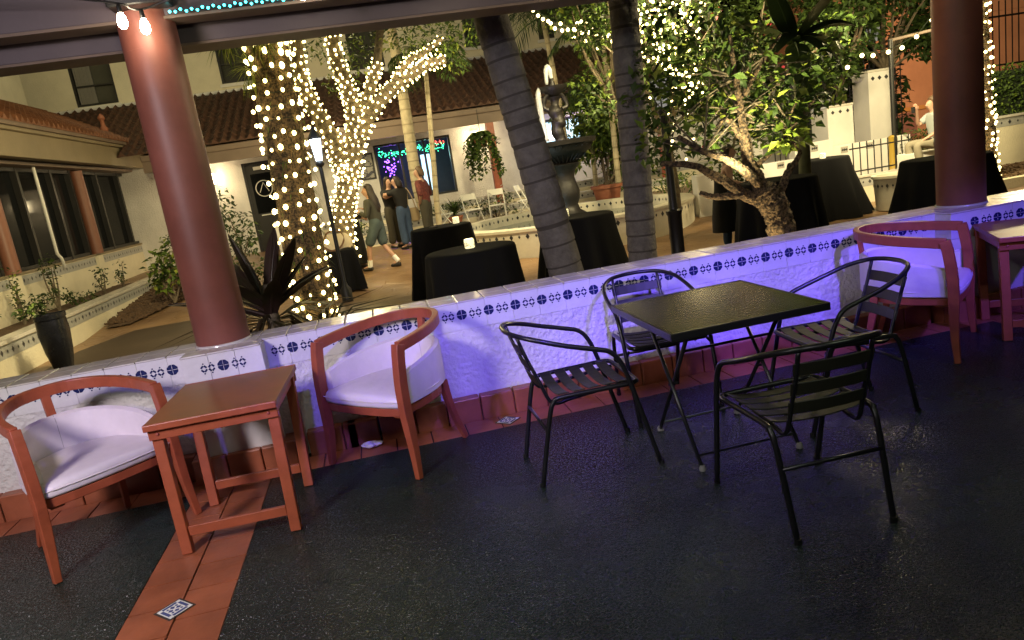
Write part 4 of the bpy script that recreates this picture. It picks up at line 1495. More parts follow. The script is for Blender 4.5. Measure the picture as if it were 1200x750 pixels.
# ------------------------------------------------------------------ white folding chairs
def folding_chair(label, loc, rotz):
    o = thing('folding_chair', label, 'chair', loc, rotz, 'white folding chairs by the pool')
    for s_ in (-1, 1):
        MB().tube([(s_ * .20, .28, 0), (s_ * .20, .02, .40), (s_ * .19, -.18, .84)], .013, 6).build('front_leg', M_whitemetal, o)
        MB().tube([(s_ * .175, -.26, 0), (s_ * .175, .16, .43)], .013, 6).build('rear_leg', M_whitemetal, o)
    MB().box((0, .04, .44), (.37, .36, .025), None).build('seat', M_whitemetal, o, bevel=.01)
    MB().strip([(x, -.150 - .02 * (1 - (x / .19) ** 2), .76) for x in (-.19, -.1, 0, .1, .19)], .015, .16, (0, -.42, 1)).build('backrest', M_whitemetal, o, bevel=.005)
    MB().tube([(-.2, .21, .10), (.2, .21, .10)], .009, 6).build('stretcher', M_whitemetal, o)
    return o


fc = folding_chair('white folding chair side on behind the man in maroon', (1.75, 18.35, gz(18.35)), math.radians(-100))
for (x, y, rz, lab) in ((2.45, 18.3, -165, 'white folding chair right of the spiky potted plant'), (3.12, 18.45, 170, 'white folding chair before the white flowering plant'),
                        (3.85, 18.5, -120, 'white folding chair side on next to the leaning palm trunk')):
    dup(fc, (x, y, gz(y)), math.radians(rz), lab)


# ------------------------------------------------------------------ plants
def leaf_cloud(m, c, rad, n, L, Wd, rr, nm=4, up=.3, weights=None, shell=.0):
    for _ in range(n):
        while True:
            p = Vector((rr.uniform(-1, 1), rr.uniform(-1, 1), rr.uniform(-1, 1)))
            if shell < p.length < 1:
                break
        q = Vector(c) + Vector((p.x * rad[0], p.y * rad[1], p.z * rad[2]))
        d = Vector((rr.gauss(0, 1) + p.x * .8, rr.gauss(0, 1) + p.y * .8, rr.gauss(-.25, .6) + p.z * .4))
        nrm = Vector((rr.gauss(0, .5), rr.gauss(0, .5), 1))
        s = rr.uniform(.65, 1.25)
        mi = rr.choices(range(nm), weights)[0] if weights else rr.randrange(nm)
        m.leaf(q, d, nrm, L * s, Wd * s, mi, droop=rr.uniform(0, .3))


def plant_stems(m, base, tips, r0, rr, mat=0):
    for t_ in tips:
        b, t_ = Vector(base), Vector(t_)
        mid = (b + t_) / 2 + Vector((rr.uniform(-.1, .1), rr.uniform(-.1, .1), rr.uniform(-.02, .1))) * (t_ - b).length
        pts = smooth_path([b, mid, t_], 4)
        m.tube(pts, [r0 * (1 - .75 * i / (len(pts) - 1)) for i in range(len(pts))], 5, mat=mat)


def shrub(name, label, cat, base, size, n, L, Wd, weights, seed, group=None, stems=7, clumps=7, pot=None, flowers=None, bark=None):
    """loose shrub: stems, then leaf clumps at their ends"""
    rr = random.Random(seed)
    o = thing(name, label, cat, base, 0, group)
    z0 = 0
    if pot:
        pr0, pr1, ph_, pm = pot
        MB().lathe([(pr0, 0), (pr0 * 1.05, .01), (pr1 * .95, ph_ * .82), (pr1 * 1.08, ph_ * .84), (pr1 * 1.08, ph_), (pr1 * .92, ph_), (pr1 * .85, ph_ * .9)], 28).build('pot', pm, o, smooth=True)
        z0 = ph_ * .9
    sx, sy, sz = size
    cl = []
    for k in range(clumps):
        a = 2 * PI * k / clumps + rr.uniform(-.4, .4)
        f = rr.uniform(.25, .85)
        cl.append(Vector((sx * f * math.cos(a), sy * f * math.sin(a), z0 + sz * rr.uniform(.35, .95))))
    m = MB()
    plant_stems(m, (0, 0, z0), cl[:max(stems, 1)], .012 + .012 * sz, rr)
    m.build('stems', bark or M_bark2, o)
    m = MB()
    for c in cl:
        q = rr.uniform(.32, .5)
        leaf_cloud(m, c, (sx * q, sy * q, sz * q * .62), n // clumps, L, Wd, rr, 4, weights=weights)
    if flowers:
        fm, cnt, fs = flowers
        for _ in range(cnt):
            c = rr.choice(cl) + Vector((rr.gauss(0, sx * .28), rr.gauss(0, sy * .28), rr.gauss(0, sz * .2)))
            for q in range(4):
                m.leaf(c, Vector((rr.gauss(0, 1), rr.gauss(0, 1), rr.gauss(0, .6))), Vector((0, 0, 1)), fs, fs * .7, 4)
    m.build('foliage', LEAF + ([flowers[0]] if flowers else []), o)
    return o


def palm_trunk(o, pts, r0, r1, bark, rings=.115, name='trunk', ringm=None):
    P = smooth_path(pts, 60)
    rr = []
    mi = []
    jr = random.Random(int(r0 * 1e5))
    last, nxt = 0.0, rings
    n = len(P)
    s = 0
    for i, p in enumerate(P):
        if i:
            s += (P[i] - P[i - 1]).length
        f = i / (n - 1)
        while s > nxt:
            last, nxt = nxt, nxt + rings * jr.uniform(.72, 1.3)
        k = (s - last) / (nxt - last)
        rr.append((r0 + (r1 - r0) * f) * (1.0 + (.030 * (1 - k / .86) if k < .86 else -.030)))
        mi.append(1 if k > .86 else 0)
    m = MB()
    m.tube(P, rr, 22)
    m.m = [mi[min(n - 1, q // 22)] for q in range(len(m.f))]
    m.build(name, [bark, M_ring if bark is M_bark_palm else M_ring_pale], o, smooth='full')


def frond(m, base, az, L, arch, rr, n=26, wl=.40, width=.030, mat=None, sag=1.0):
    pts = []
    d0 = Vector((math.cos(az), math.sin(az), 0))
    for k in range(9):
        t = k / 8
        pts.append(Vector(base) + d0 * (L * (t * math.cos(arch) * (1 - .15 * t))) + Vector((0, 0, L * (math.sin(arch) * t - sag * .62 * t * t))))
    m.tube(pts, [.016 * (1 - .8 * k / 8) + .003 for k in range(9)], 4, mat=0)
    side = Vector((-d0.y, d0.x, 0))
    for k in range(n):
        t = .12 + .86 * k / n
        i = min(7, int(t * 8))
        p = pts[i].lerp(pts[i + 1], t * 8 - i)
        tg = (pts[i + 1] - pts[i]).normalized()
        for s_ in (-1, 1):
            l_ = wl * L * (math.sin(PI * (t * .86 + .10))) * rr.uniform(.75, 1.1)
            d = side * s_ * rr.uniform(.7, 1.0) + tg * .65 + Vector((0, 0, rr.uniform(-.55, .05)))
            m.leaf(p, d, Vector((0, 0, 1)), l_, width * rr.uniform(.7, 1.2), mat if mat is not None else rr.choice((0, 0, 1, 1)), droop=.25)


def palm(label, pts, r0, r1, bark, nf, L, seed, group='palms in the courtyard', width=.030, rings=.115, crown=True):
    rr = random.Random(seed)
    base = Vector(pts[0])
    o = thing('palm_tree', label, 'palm tree', base, 0, group)
    loc = [Vector(p) - base for p in pts]
    palm_trunk(o, loc, r0, r1, bark, rings)
    if crown:
        m = MB()
        for k in range(nf):
            az = 2 * PI * k / nf + rr.uniform(-.3, .3)
            frond(m, loc[-1], az, L * rr.uniform(.8, 1.1), rr.uniform(.0, 1.15), rr, width=width)
        m.build('crown', M_palmleaf, o)
    return o


# the two leaning trunks right behind the wall
palm('thick grey ringed palm trunk leaning left behind the tiled wall', [(1.72, 6.5, -.15), (1.645, 6.5, .55), (1.48, 6.5, 1.7), (1.29, 6.5, 2.9), (1.0, 6.5, 4.9)], .168, .142, M_bark_palm, 10, 2.0, 11, rings=.15)
palm('upright grey ringed palm trunk right of the leaning one', [(2.57, 7.0, -.15), (2.59, 7.0, .5), (2.64, 7.0, 1.7), (2.69, 7.0, 2.95), (2.75, 7.0, 5.2)], .150, .130, M_bark_palm, 10, 2.0, 12, rings=.15)
palm('pale slender palm lit from below before the bar window', [at(497, 245, 17.8), at(487, 205, 17.8), at(472, 110, 17.8), at(456, 20, 17.8), at(448, -30, 17.8)], .15, .10, M_bark_pale, 11, 1.6, 13, rings=.2)
palm('thin palm with drooping fronds right of the pale palm', [(1.33, 15.6, .0), (1.36, 15.6, 1.0), (1.47, 15.6, 2.2), (1.62, 15.6, 3.9)], .070, .045, M_bark_pale, 13, 1.35, 14, rings=.3)
palm('thin palm with feathery fronds behind the fountain jet', [at(668, 200, 17.5) + Vector((0, 0, -.5)), at(655, 120, 17.5), at(636, 20, 17.5)], .075, .06, M_bark_pale, 14, 1.9, 15, rings=.3)
palm('young palm with upright fronds between fountain and upright palm trunk', [at(695, 190, 18.0) + Vector((0, 0, -.6)), at(692, 150, 18), at(690, 118, 18)], .06, .05, M_bark_pale, 13, 1.7, 16, rings=.3)
palm('thin palm touching the upper festoon lights', [at(722, 190, 17.0) + Vector((0, 0, -.5)), at(712, 90, 17), at(700, 22, 17)], .07, .05, M_bark_pale, 14, 1.7, 17, rings=.3)

# ------------------------------------------------------------------ trees wrapped in fairy lights


def wrap_lights(o, strands, pitch, step, br, seed, jitter=.012, proto_mat=None, cap=100, maxn=1200):
    """bulb string wound round each limb (list of (points, radius list)); the largest seen bulbs become parts"""
    rr = random.Random(seed)
    pos = []
    wire = MB()
    for pts, r in strands:
        P = smooth_path(pts, 10)
        n = len(P)
        fr = frames(P)
        length = sum((P[i + 1] - P[i]).length for i in range(n - 1))
        turns = length / pitch
        tot = max(12, int(turns * 14))
        w = []
        for k in range(tot + 1):
            f = k / tot * (n - 1)
            i = min(n - 2, int(f))
            p = P[i].lerp(P[i + 1], f - i)
            a, b = fr[i]
            rad = r[0] + (r[1] - r[0]) * k / tot
            ang = 2 * PI * turns * k / tot + .35 * math.sin(k * .7)
            w.append(p + a * (rad + .008) * math.cos(ang) + b * (rad + .008) * math.sin(ang))
        wire.tube(w, .005, 4)
        acc = 0
        for k in range(1, len(w)):
            acc += (w[k] - w[k - 1]).length
            if acc >= step:
                acc = 0
                i = min(n - 1, int(k / tot * (n - 1)))
                outd = (w[k] - P[i]).normalized()
                pos.append(w[k] + outd * rr.uniform(.012, .03) + Vector((rr.gauss(0, jitter), rr.gauss(0, jitter), rr.gauss(0, jitter))))
    wire.build('wire', M_wire, o)
    base = o.location
    eye = EYE - base

    def key(p):     # facing and near ones first
        best = min(((p - q).length, q) for pts, r in strands for q in pts)
        return -((p - best[1]).normalized().dot((eye - p).normalized())) + .02 * (p - eye).length
    pos.sort(key=key)
    pos = pos[:maxn]
    b = MB().blob((0, 0, 0), br, 7, 4)
    proto = None
    for p in pos[:cap]:
        if proto is None:
            proto = b.build('bulb', proto_mat or M_bulb, o, smooth='full')
            c = proto
        else:
            c = proto.copy()
            COL.objects.link(c)
            c.parent = o
        c.location = p
        k_ = rr.choice((.62, .8, 1.0, 1.0, 1.2))
        c.scale = (k_, k_, k_ * rr.uniform(1.0, 1.35))
    if len(pos) > cap:
        m = MB()
        for p in pos[cap:]:
            m.blob(p, br * rr.choice((.62, .8, 1.0, 1.15)), 5, 3)
        tag(m.build('bulb_mass', proto_mat or M_bulb, o), kind='stuff')
    return len(pos)


def rough_trunk(o, strands, bark, name='trunk', n=30, seed=1, amp=.10, rel=.16):
    for q, (pts, r) in enumerate(strands):
        P = smooth_path(pts, 22)
        k = len(P)
        fr = frames(P)
        rr = random.Random(seed + q)
        phs = [rr.uniform(0, 6.28) for _ in range(5)]
        rings = []
        for i, (p, (a, b)) in enumerate(zip(P, fr)):
            rad = r[0] + (r[1] - r[0]) * i / (k - 1)
            rings.append([p + (a * math.cos(2 * PI * j / n) + b * math.sin(2 * PI * j / n)) * rad * (1 + amp * math.sin(3 * 2 * PI * j / n + phs[0] + i * .09) * 1 + rel * noise.noise(Vector((math.cos(2 * PI * j / n) * 3.2 + q * 7, math.sin(2 * PI * j / n) * 3.2, i * .16 + seed))) + rel * .5 * noise.noise(Vector((math.cos(2 * PI * j / n) * 8, math.sin(2 * PI * j / n) * 8 + q, i * .3)))) for j in range(n)])
        MB().loft(rings).build(name if q == 0 else 'limb', bark, o, smooth='full')


B1 = Vector((-.80, 8.0, -.15))
tr1 = thing('wrapped_tree', 'thick fibrous trunk wound with fairy lights, nearest behind the wall', 'tree', B1)
S1 = [([Vector((0, 0, 0)), Vector((.02, 0, .56)), Vector((.03, 0, 1.6)), Vector((.07, 0, 2.6)), Vector((.10, 0, 3.4)), Vector((.14, 0, 4.4))], (.205, .19))]
rough_trunk(tr1, S1, M_bark, seed=3, amp=.06)
m = MB()
rr = random.Random(21)
for k in range(900):          # hanging fibre and small air plants on the trunk
    z = rr.uniform(.1, 4.2)
    a = rr.uniform(0, 6.28)
    p = Vector((.02 + .03 * z, 0, z)) + Vector((.198 * math.cos(a), .198 * math.sin(a), 0))
    m.leaf(p, Vector((math.cos(a) * .5, math.sin(a) * .5, rr.uniform(-1.4, -.3))), Vector((math.cos(a), math.sin(a), .2)), rr.uniform(.05, .14), .012, rr.choice((0, 0, 0, 1)))
M_fibre = mat('brown_palm_fibre', (.16, .11, .055), .9, var=.4)
m.build('fibre', [M_fibre, LEAF[2]], tr1)
m = MB()
for c, n_ in ((Vector((-.28, -.1, 3.35)), 160), (Vector((.05, -.2, 3.3)), 200), (Vector((-.1, -.1, 3.05)), 80)):
    for k in range(n_):
        d = Vector((rr.gauss(0, 1), rr.gauss(-.3, .8), rr.gauss(.1, .8)))
        m.leaf(c + d * .04, d, Vector((0, 0, 1)), rr.uniform(.10, .26), .012, rr.choice((0, 1, 1)), droop=.4)
m.build('fern_tuft', [LEAF[1], LEAF[3]], tr1)
l1 = thing('fairy_lights', 'warm fairy lights wound round the thick nearest trunk', 'string lights', B1, 0, 'fairy lights in the trees')
wrap_lights(l1, [([v.copy() for v in S1[0][0]][:-1] + [Vector((.12, 0, 3.9))], (.215, .20))], .112, .080, .022, 31)

B2 = Vector((at(402, 300, 14.2).x, 14.2, gz(14.2)))


def q2(px, py, Y=14.2):
    return at(px, py, Y) - B2


tr2 = thing('wrapped_tree', 'forking tree densely wound with fairy lights behind the lamp post', 'tree', B2)
S2 = [([Vector((0, 0, 0)), q2(402, 265), q2(406, 225), q2(413, 190)], (.20, .19)),
      ([q2(408, 215), q2(398, 185), q2(382, 150), q2(360, 112), q2(350, 78), q2(346, 30)], (.17, .10)),
      ([q2(413, 195), q2(416, 150), q2(413, 120), q2(402, 92), q2(392, 60), q2(386, 20)], (.17, .09)),
      ([q2(415, 175), q2(430, 140), q2(455, 108), q2(480, 88), q2(500, 76), q2(522, 70)], (.145, .07)),
      ([q2(416, 150), q2(434, 105), q2(442, 70), q2(447, 20)], (.11, .06)),
      ([q2(462, 95), q2(478, 72), q2(496, 62), q2(518, 46)], (.06, .04))]
rough_trunk(tr2, S2, M_bark2, seed=9, amp=.05)
m = MB()
rr = random.Random(77)
for (px, py, r, n_) in ((420, 60, .5, 260), (400, 95, .35, 150), (470, 40, .55, 320), (510, 45, .5, 300), (545, 30, .5, 300), (370, 55, .35, 120), (530, 75, .3, 120)):
    leaf_cloud(m, q2(px, py, 14.4), (r, r, r * .8), n_, .11, .045, rr, 4, weights=(3, 3, 2, 1))
m.build('crown', LEAF, tr2)
l2 = thing('fairy_lights', 'dense fairy lights wound over the forking tree and its right hand branch', 'string lights', B2, 0, 'fairy lights in the trees')
LS2 = [(a, (r[0] + .012, r[1] + .012)) for a, r in S2]
LS2[4] = (LS2[4][0][:3], LS2[4][1])
LS2[0] = (LS2[0][0], LS2[0][1])
wrap_lights(l2, LS2, .11, .092, .022, 32)

# right hand trunk, cut by the column
B3 = Vector((11.3, 11.9, -.1))
tr3 = thing('wrapped_tree', 'slim upright trunk wound with fairy lights right of the right column', 'tree', B3)
S3 = [([Vector((0, 0, 0)), Vector((-.03, 0, 1.0)), Vector((-.1, 0, 2.2)), Vector((-.15, 0, 3.6)), Vector((-.2, 0, 4.6))], (.17, .15))]
rough_trunk(tr3, S3, M_bark, seed=4, amp=.05)
m = MB()
rr = random.Random(5)
for k in range(10):
    frond(m, (-.2, 0, 4.6), k * .63, 1.6, rr.uniform(.2, 1.1), rr)
m.build('crown', M_palmleaf, tr3)
l3 = thing('fairy_lights', 'warm fairy lights wound round the slim trunk right of the right column', 'string lights', B3, 0, 'fairy lights in the trees')
wrap_lights(l3, [(S3[0][0], (.18, .16))], .125, .105, .026, 33)

# ------------------------------------------------------------------ crooked uplit tree behind the wall
B4 = Vector((3.72, 6.2, -.15))


def q4(px, py, Y=6.2):
    return at(px, py, Y) - B4


tr4 = thing('crooked_tree', 'crooked low tree with pale uplit limbs and bright leaves behind the wall', 'tree', B4)
S4 = [([Vector((0, 0, 0)), q4(917, 275), q4(910, 250), q4(900, 232), q4(893, 222)], (.125, .112)),
      ([q4(905, 243), q4(893, 236), q4(872, 228), q4(850, 213, 6.1), q4(832, 203, 6.05), q4(812, 194, 6.0), q4(775, 192, 5.95)], (.062, .020)),
      ([q4(893, 228), q4(886, 205), q4(877, 190), q4(872, 165), q4(868, 130), q4(862, 90), q4(855, 40)], (.068, .014)),
      ([q4(888, 215, 6.15), q4(872, 200, 6.0), q4(850, 186, 5.9), q4(825, 178, 5.85), q4(795, 160, 5.8)], (.045, .015)),
      ([q4(905, 240), q4(915, 222), q4(922, 205), q4(932, 190), q4(938, 178)], (.046, .016)),
      ([q4(938, 178), q4(926, 160), q4(925, 140), q4(934, 118)], (.018, .008)),
      ([q4(868, 160), q4(852, 140), q4(838, 150)], (.03, .012)),
      ([q4(866, 120), q4(880, 95), q4(898, 65), q4(915, 40)], (.026, .010)),
      ([q4(885, 195), q4(905, 178), q4(928, 150), q4(960, 110)], (.022, .008)),
      ([q4(872, 228, 6.15), q4(852, 230, 6.2), q4(832, 230, 6.25), q4(820, 226, 6.3)], (.035, .02))]
rough_trunk(tr4, S4, M_bark, seed=12, amp=.06, rel=.34)
m = MB()
rr = random.Random(404)
CL4 = [(930, 160, 6.15, .13, 70, (0, 1, 4, 4)), (915, 170, 6.1, .09, 40, (0, 1, 4, 4)), (945, 150, 6.2, .10, 40, (0, 2, 4, 2)),
       (800, 20, 6.6, .34, 230, None), (840, 35, 6.5, .32, 220, None), (965, 70, 6.5, .24, 150, None), (780, 75, 6.6, .32, 220, None),
       (830, 85, 6.4, .34, 260, None), (885, 85, 6.5, .34, 260, None), (930, 100, 6.4, .28, 220, None), (972, 105, 6.3, .18, 110, None), (790, 130, 6.5, .28, 200, None), (840, 130, 6.4, .26, 190, None),
       (900, 130, 6.3, .24, 190, None), (945, 128, 6.3, .16, 90, None), (770, 165, 6.4, .22, 130, None), (815, 165, 6.2, .20, 120, None), (905, 155, 6.5, .16, 60, None),
       (760, 110, 6.7, .26, 170, None), (870, 55, 6.3, .26, 160, None)]
for px, py, Y, r, n_, wts in CL4:
    leaf_cloud(m, q4(px, py, Y), (r, r * 1.2, r * .85), int(n_ * .52), .108, .064, rr, 4, weights=wts or (3, 4, 2.6, 1.1))
m.build('crown', LEAF, tr4)
m = MB()
for k in range(34):
    px, py, Y, r, n_, wts = rr.choice(CL4[3:])
    a = rr.choice([S4[2][0][4], S4[2][0][5], S4[7][0][2], S4[3][0][3], S4[8][0][2]])
    b_ = q4(px, py, Y)
    mid = a.lerp(b_, .5) + Vector((rr.uniform(-.08, .08), rr.uniform(-.08, .08), rr.uniform(-.05, .1)))
    m.tube(smooth_path([a, mid, b_], 4), [.010 - .0008 * i for i in range(9)], 5)
m.build('twigs', M_bark2, tr4)

# ------------------------------------------------------------------ background trees and shrubs on the right
def back_tree(label, x, y, H, r, n, wts, seed, L=.14, zc=.62, flowers=None, gap=1.0, name='garden_tree'):
    rr = random.Random(seed)
    o = thing(name, label, 'tree', (x, y, gz(y)), 0, 'garden trees behind the pool')
    cl = []
    for k in range(15):
        th = rr.uniform(0, 2 * PI)
        f = math.sqrt(rr.random())
        cl.append(Vector((r * f * math.cos(th), r * .8 * f * math.sin(th), H * zc + H * (1 - zc) * rr.uniform(-.95, .9))))
    m = MB()
    pts = smooth_path([Vector((0, 0, 0)), Vector((.05, 0, H * .25)), Vector((-.04, .03, H * .5)), Vector((0, 0, H * .72))], 5)
    m.tube(pts, [.13 - .006 * i for i in range(len(pts))], 9)
    m.build('trunk', M_bark2, o, smooth='full')
    m = MB()
    plant_stems(m, (0, 0, H * .42), cl, .045, rr)
    m.build('limbs', M_bark2, o)
    m = MB()
    for c in cl:
        q = rr.uniform(.26, .44) * r
        leaf_cloud(m, c, (q, q, q * .8), n // 15, L, L * .5, rr, 4, weights=wts)
    m.build('crown', LEAF, o)
    if flowers:
        m = MB()
        for _ in range(flowers):
            c = rr.choice(cl) + Vector((rr.gauss(0, r * .2), rr.gauss(-.1, r * .2), rr.gauss(0, r * .15)))
            for k in range(6):
                m.leaf(c + Vector((rr.gauss(0, .06), rr.gauss(0, .06), rr.gauss(0, .06))), Vector((rr.gauss(0, 1), rr.gauss(0, 1), rr.gauss(0, 1))), Vector((0, 0, 1)), .09, .07)
        m.build('red_bracts', M_red, o)
    return o


p = at(775, 90, 12.3)
back_tree('leafy tree hung with a curtain of fairy lights right of the upright palm', p.x, 12.4, 4.4, 1.15, 3000, (4, 4, 2, .5), 51, zc=.60)
p = at(880, 90, 12.6)
back_tree('dark bougainvillea tree with red bracts behind the crooked tree', p.x, 13.0, 4.6, 1.7, 4200, (6, 3, 1, .2), 52, flowers=16, zc=.62)
p = at(985, 60, 15.5)
back_tree('dark leafy tree in front of the tall iron fence', p.x, 15.6, 5.0, 1.6, 4200, (8, 2, .2, 0), 53, zc=.74, L=.18)
p = at(1075, 40, 16.5)
back_tree('dark tree silhouetted against the salmon wall beside the right column', p.x - .2, 17.4, 5.4, 1.7, 3800, (9, 1, .1, 0), 54, zc=.72, L=.18)
p = at(1020, 20, 20)
back_tree('tall dark tree behind the tall iron fence', p.x, 20.0, 7.0, 2.3, 4500, (9, 1, .1, 0), 56, zc=.55, L=.24)
p = at(740, 40, 14.8)
back_tree('loose green tree over the festoon between palm trunks', p.x - .3, 15.2, 5.4, 1.3, 1400, (4, 4, 2, .4), 55, zc=.74)
p = at(1075, 175, 14.5)
shrub('shrub', 'dark low shrub beneath the salmon wall by the seated man', 'shrub', (p.x, 14.3, -.1), (.9, .6, 1.1), 700, .09, .05, (6, 2, .5, 0), 61)
p = at(1200, 100, 15)
hd = thing('clipped_hedge', 'dense green hedge above the cream garden wall at the right edge', 'hedge', (15.6, 15.0, -.1))
MB().bx(-2.2, 3, -.25, .45, 0, 2.05).build('hedge_core', M_hedge, hd)
m = MB()
rr = random.Random(9)
for k in range(2400):
    x_ = rr.uniform(-2.3, 1.2)
    z_ = rr.uniform(.7, 2.2)
    m.leaf(Vector((x_, -.28 + rr.gauss(0, .05) if z_ < 2.05 else rr.uniform(-.3, .4), z_)), Vector((rr.gauss(0, 1), -.6, rr.gauss(0, 1))), Vector((0, -.6, 1)), .09, .05, rr.choice((0, 0, 1, 1, 2)))
m.build('hedge_leaves', LEAF, hd)

# big banana leaves at the top of the picture
bn = thing('banana_plant', 'banana plant with broad split leaves above the crooked tree', 'plant', (at(935, 120, 9.4).x, 9.4, -.15))
m = MB()
m.tube([(0, 0, 0), (.05, 0, 1.4), (.0, 0, 2.75)], [.10, .08, .05], 10)
m.build('stalk', mat('banana_stalk', (.16, .17, .07), .6, var=.3), bn, smooth='full')
rr = random.Random(15)


def blade(par, root, tipv, w, droop, name='leaf', matl=None):
    root, tipv = Vector(root), Vector(tipv)
    d = tipv - root
    side = d.cross(Vector((0, 0, 1))).normalized()
    rows = []
    N = 12
    for k in range(N + 1):
        t = k / N
        c = root + d * t + Vector((0, 0, -droop * t * t + droop * .25 * t))
        ww = w * (math.sin(PI * min(1, t * .92 + .06)) ** .7) * .5
        rows.append([c + side * ww - Vector((0, 0, ww * .35)), c, c - side * ww - Vector((0, 0, ww * .35))])
    m = MB()
    vs_ = [p for r_ in rows for p in r_]
    fs_ = []
    for k in range(N):
        fs_ += [(k * 3, k * 3 + 1, k * 3 + 4, k * 3 + 3), (k * 3 + 1, k * 3 + 2, k * 3 + 5, k * 3 + 4)]
    m.add(vs_, fs_)
    m.tube([r_[1] + Vector((0, 0, .006)) for r_ in rows], [.014 * (1 - .8 * k / N) for k in range(N + 1)], 5)
    return m.build(name, matl or M_banana, par, smooth='full')


for (dx, dy, dz, w, dr) in ((-.6, -.5, .55, .42, .9), (.75, -.35, .75, .45, .8), (-.25, -.6, -.1, .38, 1.1), (.4, -.6, 1.2, .42, .5), (-.9, .1, 1.0, .4, .7), (.9, .3, .5, .42, .9), (.0, .5, 1.4, .4, .3), (.25, -.7, .3, .36, 1.2)):
    blade(bn, (0, 0, 2.75), (dx * .95, dy * .95, 2.75 + dz * .75), w * .85, dr * .8)

# light curtain draped over the leafy tree
LB = at(785, 60, 11.6)
l4 = thing('fairy_lights', 'curtain of fairy lights draped over the leafy tree at the top', 'string lights', LB, 0, 'fairy lights in the trees')
rr = random.Random(88)
strs = []
pos4 = []
for k in range(17):
    x0p = 748 + k * 4.4
    dd = rr.uniform(11.2, 12.2)
    yb = rr.choice((70, 80, 110, 118, 100, 60)) if k > 2 else rr.choice((75, 60))
    if k in (8, 12):
        yb = 185
    pts = [at(x0p + rr.uniform(-4, 4) + 1.5 * j, -14 + (yb + 14) * j / 5, dd) - LB for j in range(6)]
    strs.append(pts)
m = MB()
for pts in strs:
    P = smooth_path(pts, 4)
    m.tube(P, .005, 4)
    acc = 0
    for i in range(1, len(P)):
        acc += (P[i] - P[i - 1]).length
        if acc > .105:
            acc = 0
            pos4.append(P[i] + Vector((rr.gauss(0, .035), rr.gauss(0, .05), rr.gauss(0, .03))))
for k in range(36):        # the brighter knot at the bottom
    pos4.append(at(795 + rr.gauss(0, 16), 93 + rr.gauss(0, 9), 11.3) - LB)
m.build('wire', M_wire, l4)
proto = None
b_ = MB().blob((0, 0, 0), .023, 8, 5)
for p in pos4[:100]:
    if proto is None:
        proto = b_.build('bulb', M_bulb, l4, smooth='full')
        c = proto
    else:
        c = proto.copy()
        COL.objects.link(c)
        c.parent = l4
    c.location = p
m = MB()
for p in pos4[100:]:
    m.blob(p, .023, 6, 4)
tag(m.build('bulb_mass', M_bulb, l4), kind='stuff')

# festoon across the palms
LB = at(690, 40, 14.5)
l5 = thing('festoon_string', 'double festoon of warm bulbs sagging between palms over the fountain', 'string lights', LB, 0)
rr = random.Random(19)
for row, seq in enumerate((((624, 8), (642, 22), (665, 32), (690, 37), (715, 38), (735, 40)), ((645, 25), (672, 42), (700, 52), (728, 50)), ((672, 30), (686, 24), (706, 40), (722, 46)))):
    P = smooth_path([at(a, b, 14.5 + .1 * row) - LB for a, b in seq], 6)
    MB().tube(P, .006, 4).build('cable', M_wire, l5)
    for i in range(0, len(P), 2 if row != 1 else 3):
        MB().blob(P[i] + Vector((0, 0, -.04 + rr.gauss(0, .03))), .034, 8, 5).build('bulb', M_bulb, l5, smooth='full')
lamp('festoon_light', 'POINT', at(700, 45, 14.0), 25, GOLD, .2)
for p, e_ in ((at(440, 110, 11.2), 14), (at(800, 60, 10.6), 30)):
    lamp('fairy_glow', 'POINT', p, e_, (1.0, .80, .42), .12)

# ------------------------------------------------------------------ planted things
# dark cordyline in front of the lit trunk
cd = thing('cordyline', 'dark burgundy cordyline with broad strap leaves behind the wall', 'plant', (-.95, 6.05, -.15))
rr = random.Random(71)
MB().tube([(0, 0, 0), (.02, .0, .5), (.0, .0, .95)], [.05, .04, .035], 8).build('stem', M_bark2, cd, smooth='full')
for k in range(15):
    az = 2 * PI * k / 15 + rr.uniform(-.2, .2)
    e = rr.uniform(.5, 1.35)
    L = rr.uniform(.55, .80)
    blade(cd, (0, 0, .72 + .02 * (k % 4)), (L * math.cos(az) * math.cos(e), L * math.sin(az) * math.cos(e), .74 + L * math.sin(e)), rr.uniform(.09, .13), .16, matl=M_cordy)
m = MB()
for k in range(60):
    az = rr.uniform(0, 6.28)
    L = rr.uniform(.4, .75)
    m.leaf(Vector((0, 0, .7)), Vector((math.cos(az), math.sin(az), rr.uniform(-.3, .5))), Vector((0, 0, 1)), L, .03, 0, droop=.35)
m.build('lower_leaves', M_cordy, cd)
cd.scale = (1.3, 1.3, 1.18)
# lower strap foliage at the foot of the lit trunk
gp = thing('strap_leaf_plant', 'arching dark strap leaved plant at the foot of the lit trunk', 'plant', (-.62, 6.35, -.15))
m = MB()
for k in range(46):
    az = rr.uniform(0, 6.28)
    L = rr.uniform(.5, .95)
    m.leaf(Vector((rr.gauss(0, .05), rr.gauss(0, .05), .55)), Vector((math.cos(az), math.sin(az), rr.uniform(.15, .9))), Vector((0, 0, 1)), L, .035, 0, droop=.45)
m.build('leaves', [M_cordy], gp)
MB().tube([(0, 0, 0), (0, 0, .58)], .05, 8).build('stem', M_bark2, gp)
# hanging leaves entering at the left edge
el = thing('broad_leaf_plant', 'dark long leaved plant reaching in at the left picture edge', 'plant', (-3.9, 6.6, -.15))
MB().tube([(0, 0, 0), (.05, 0, .8), (.1, 0, 1.25)], [.05, .04, .03], 8).build('stem', M_bark2, el, smooth='full')
for k in range(13):
    az = 2 * PI * k / 13 + .2
    e = rr.uniform(-.1, .7)
    L = rr.uniform(.5, .75)
    blade(el, (.1, 0, 1.2), (.1 + L * math.cos(az) * math.cos(e), L * math.sin(az) * math.cos(e), 1.2 + L * math.sin(e)), .085, .25, matl=M_cordy)
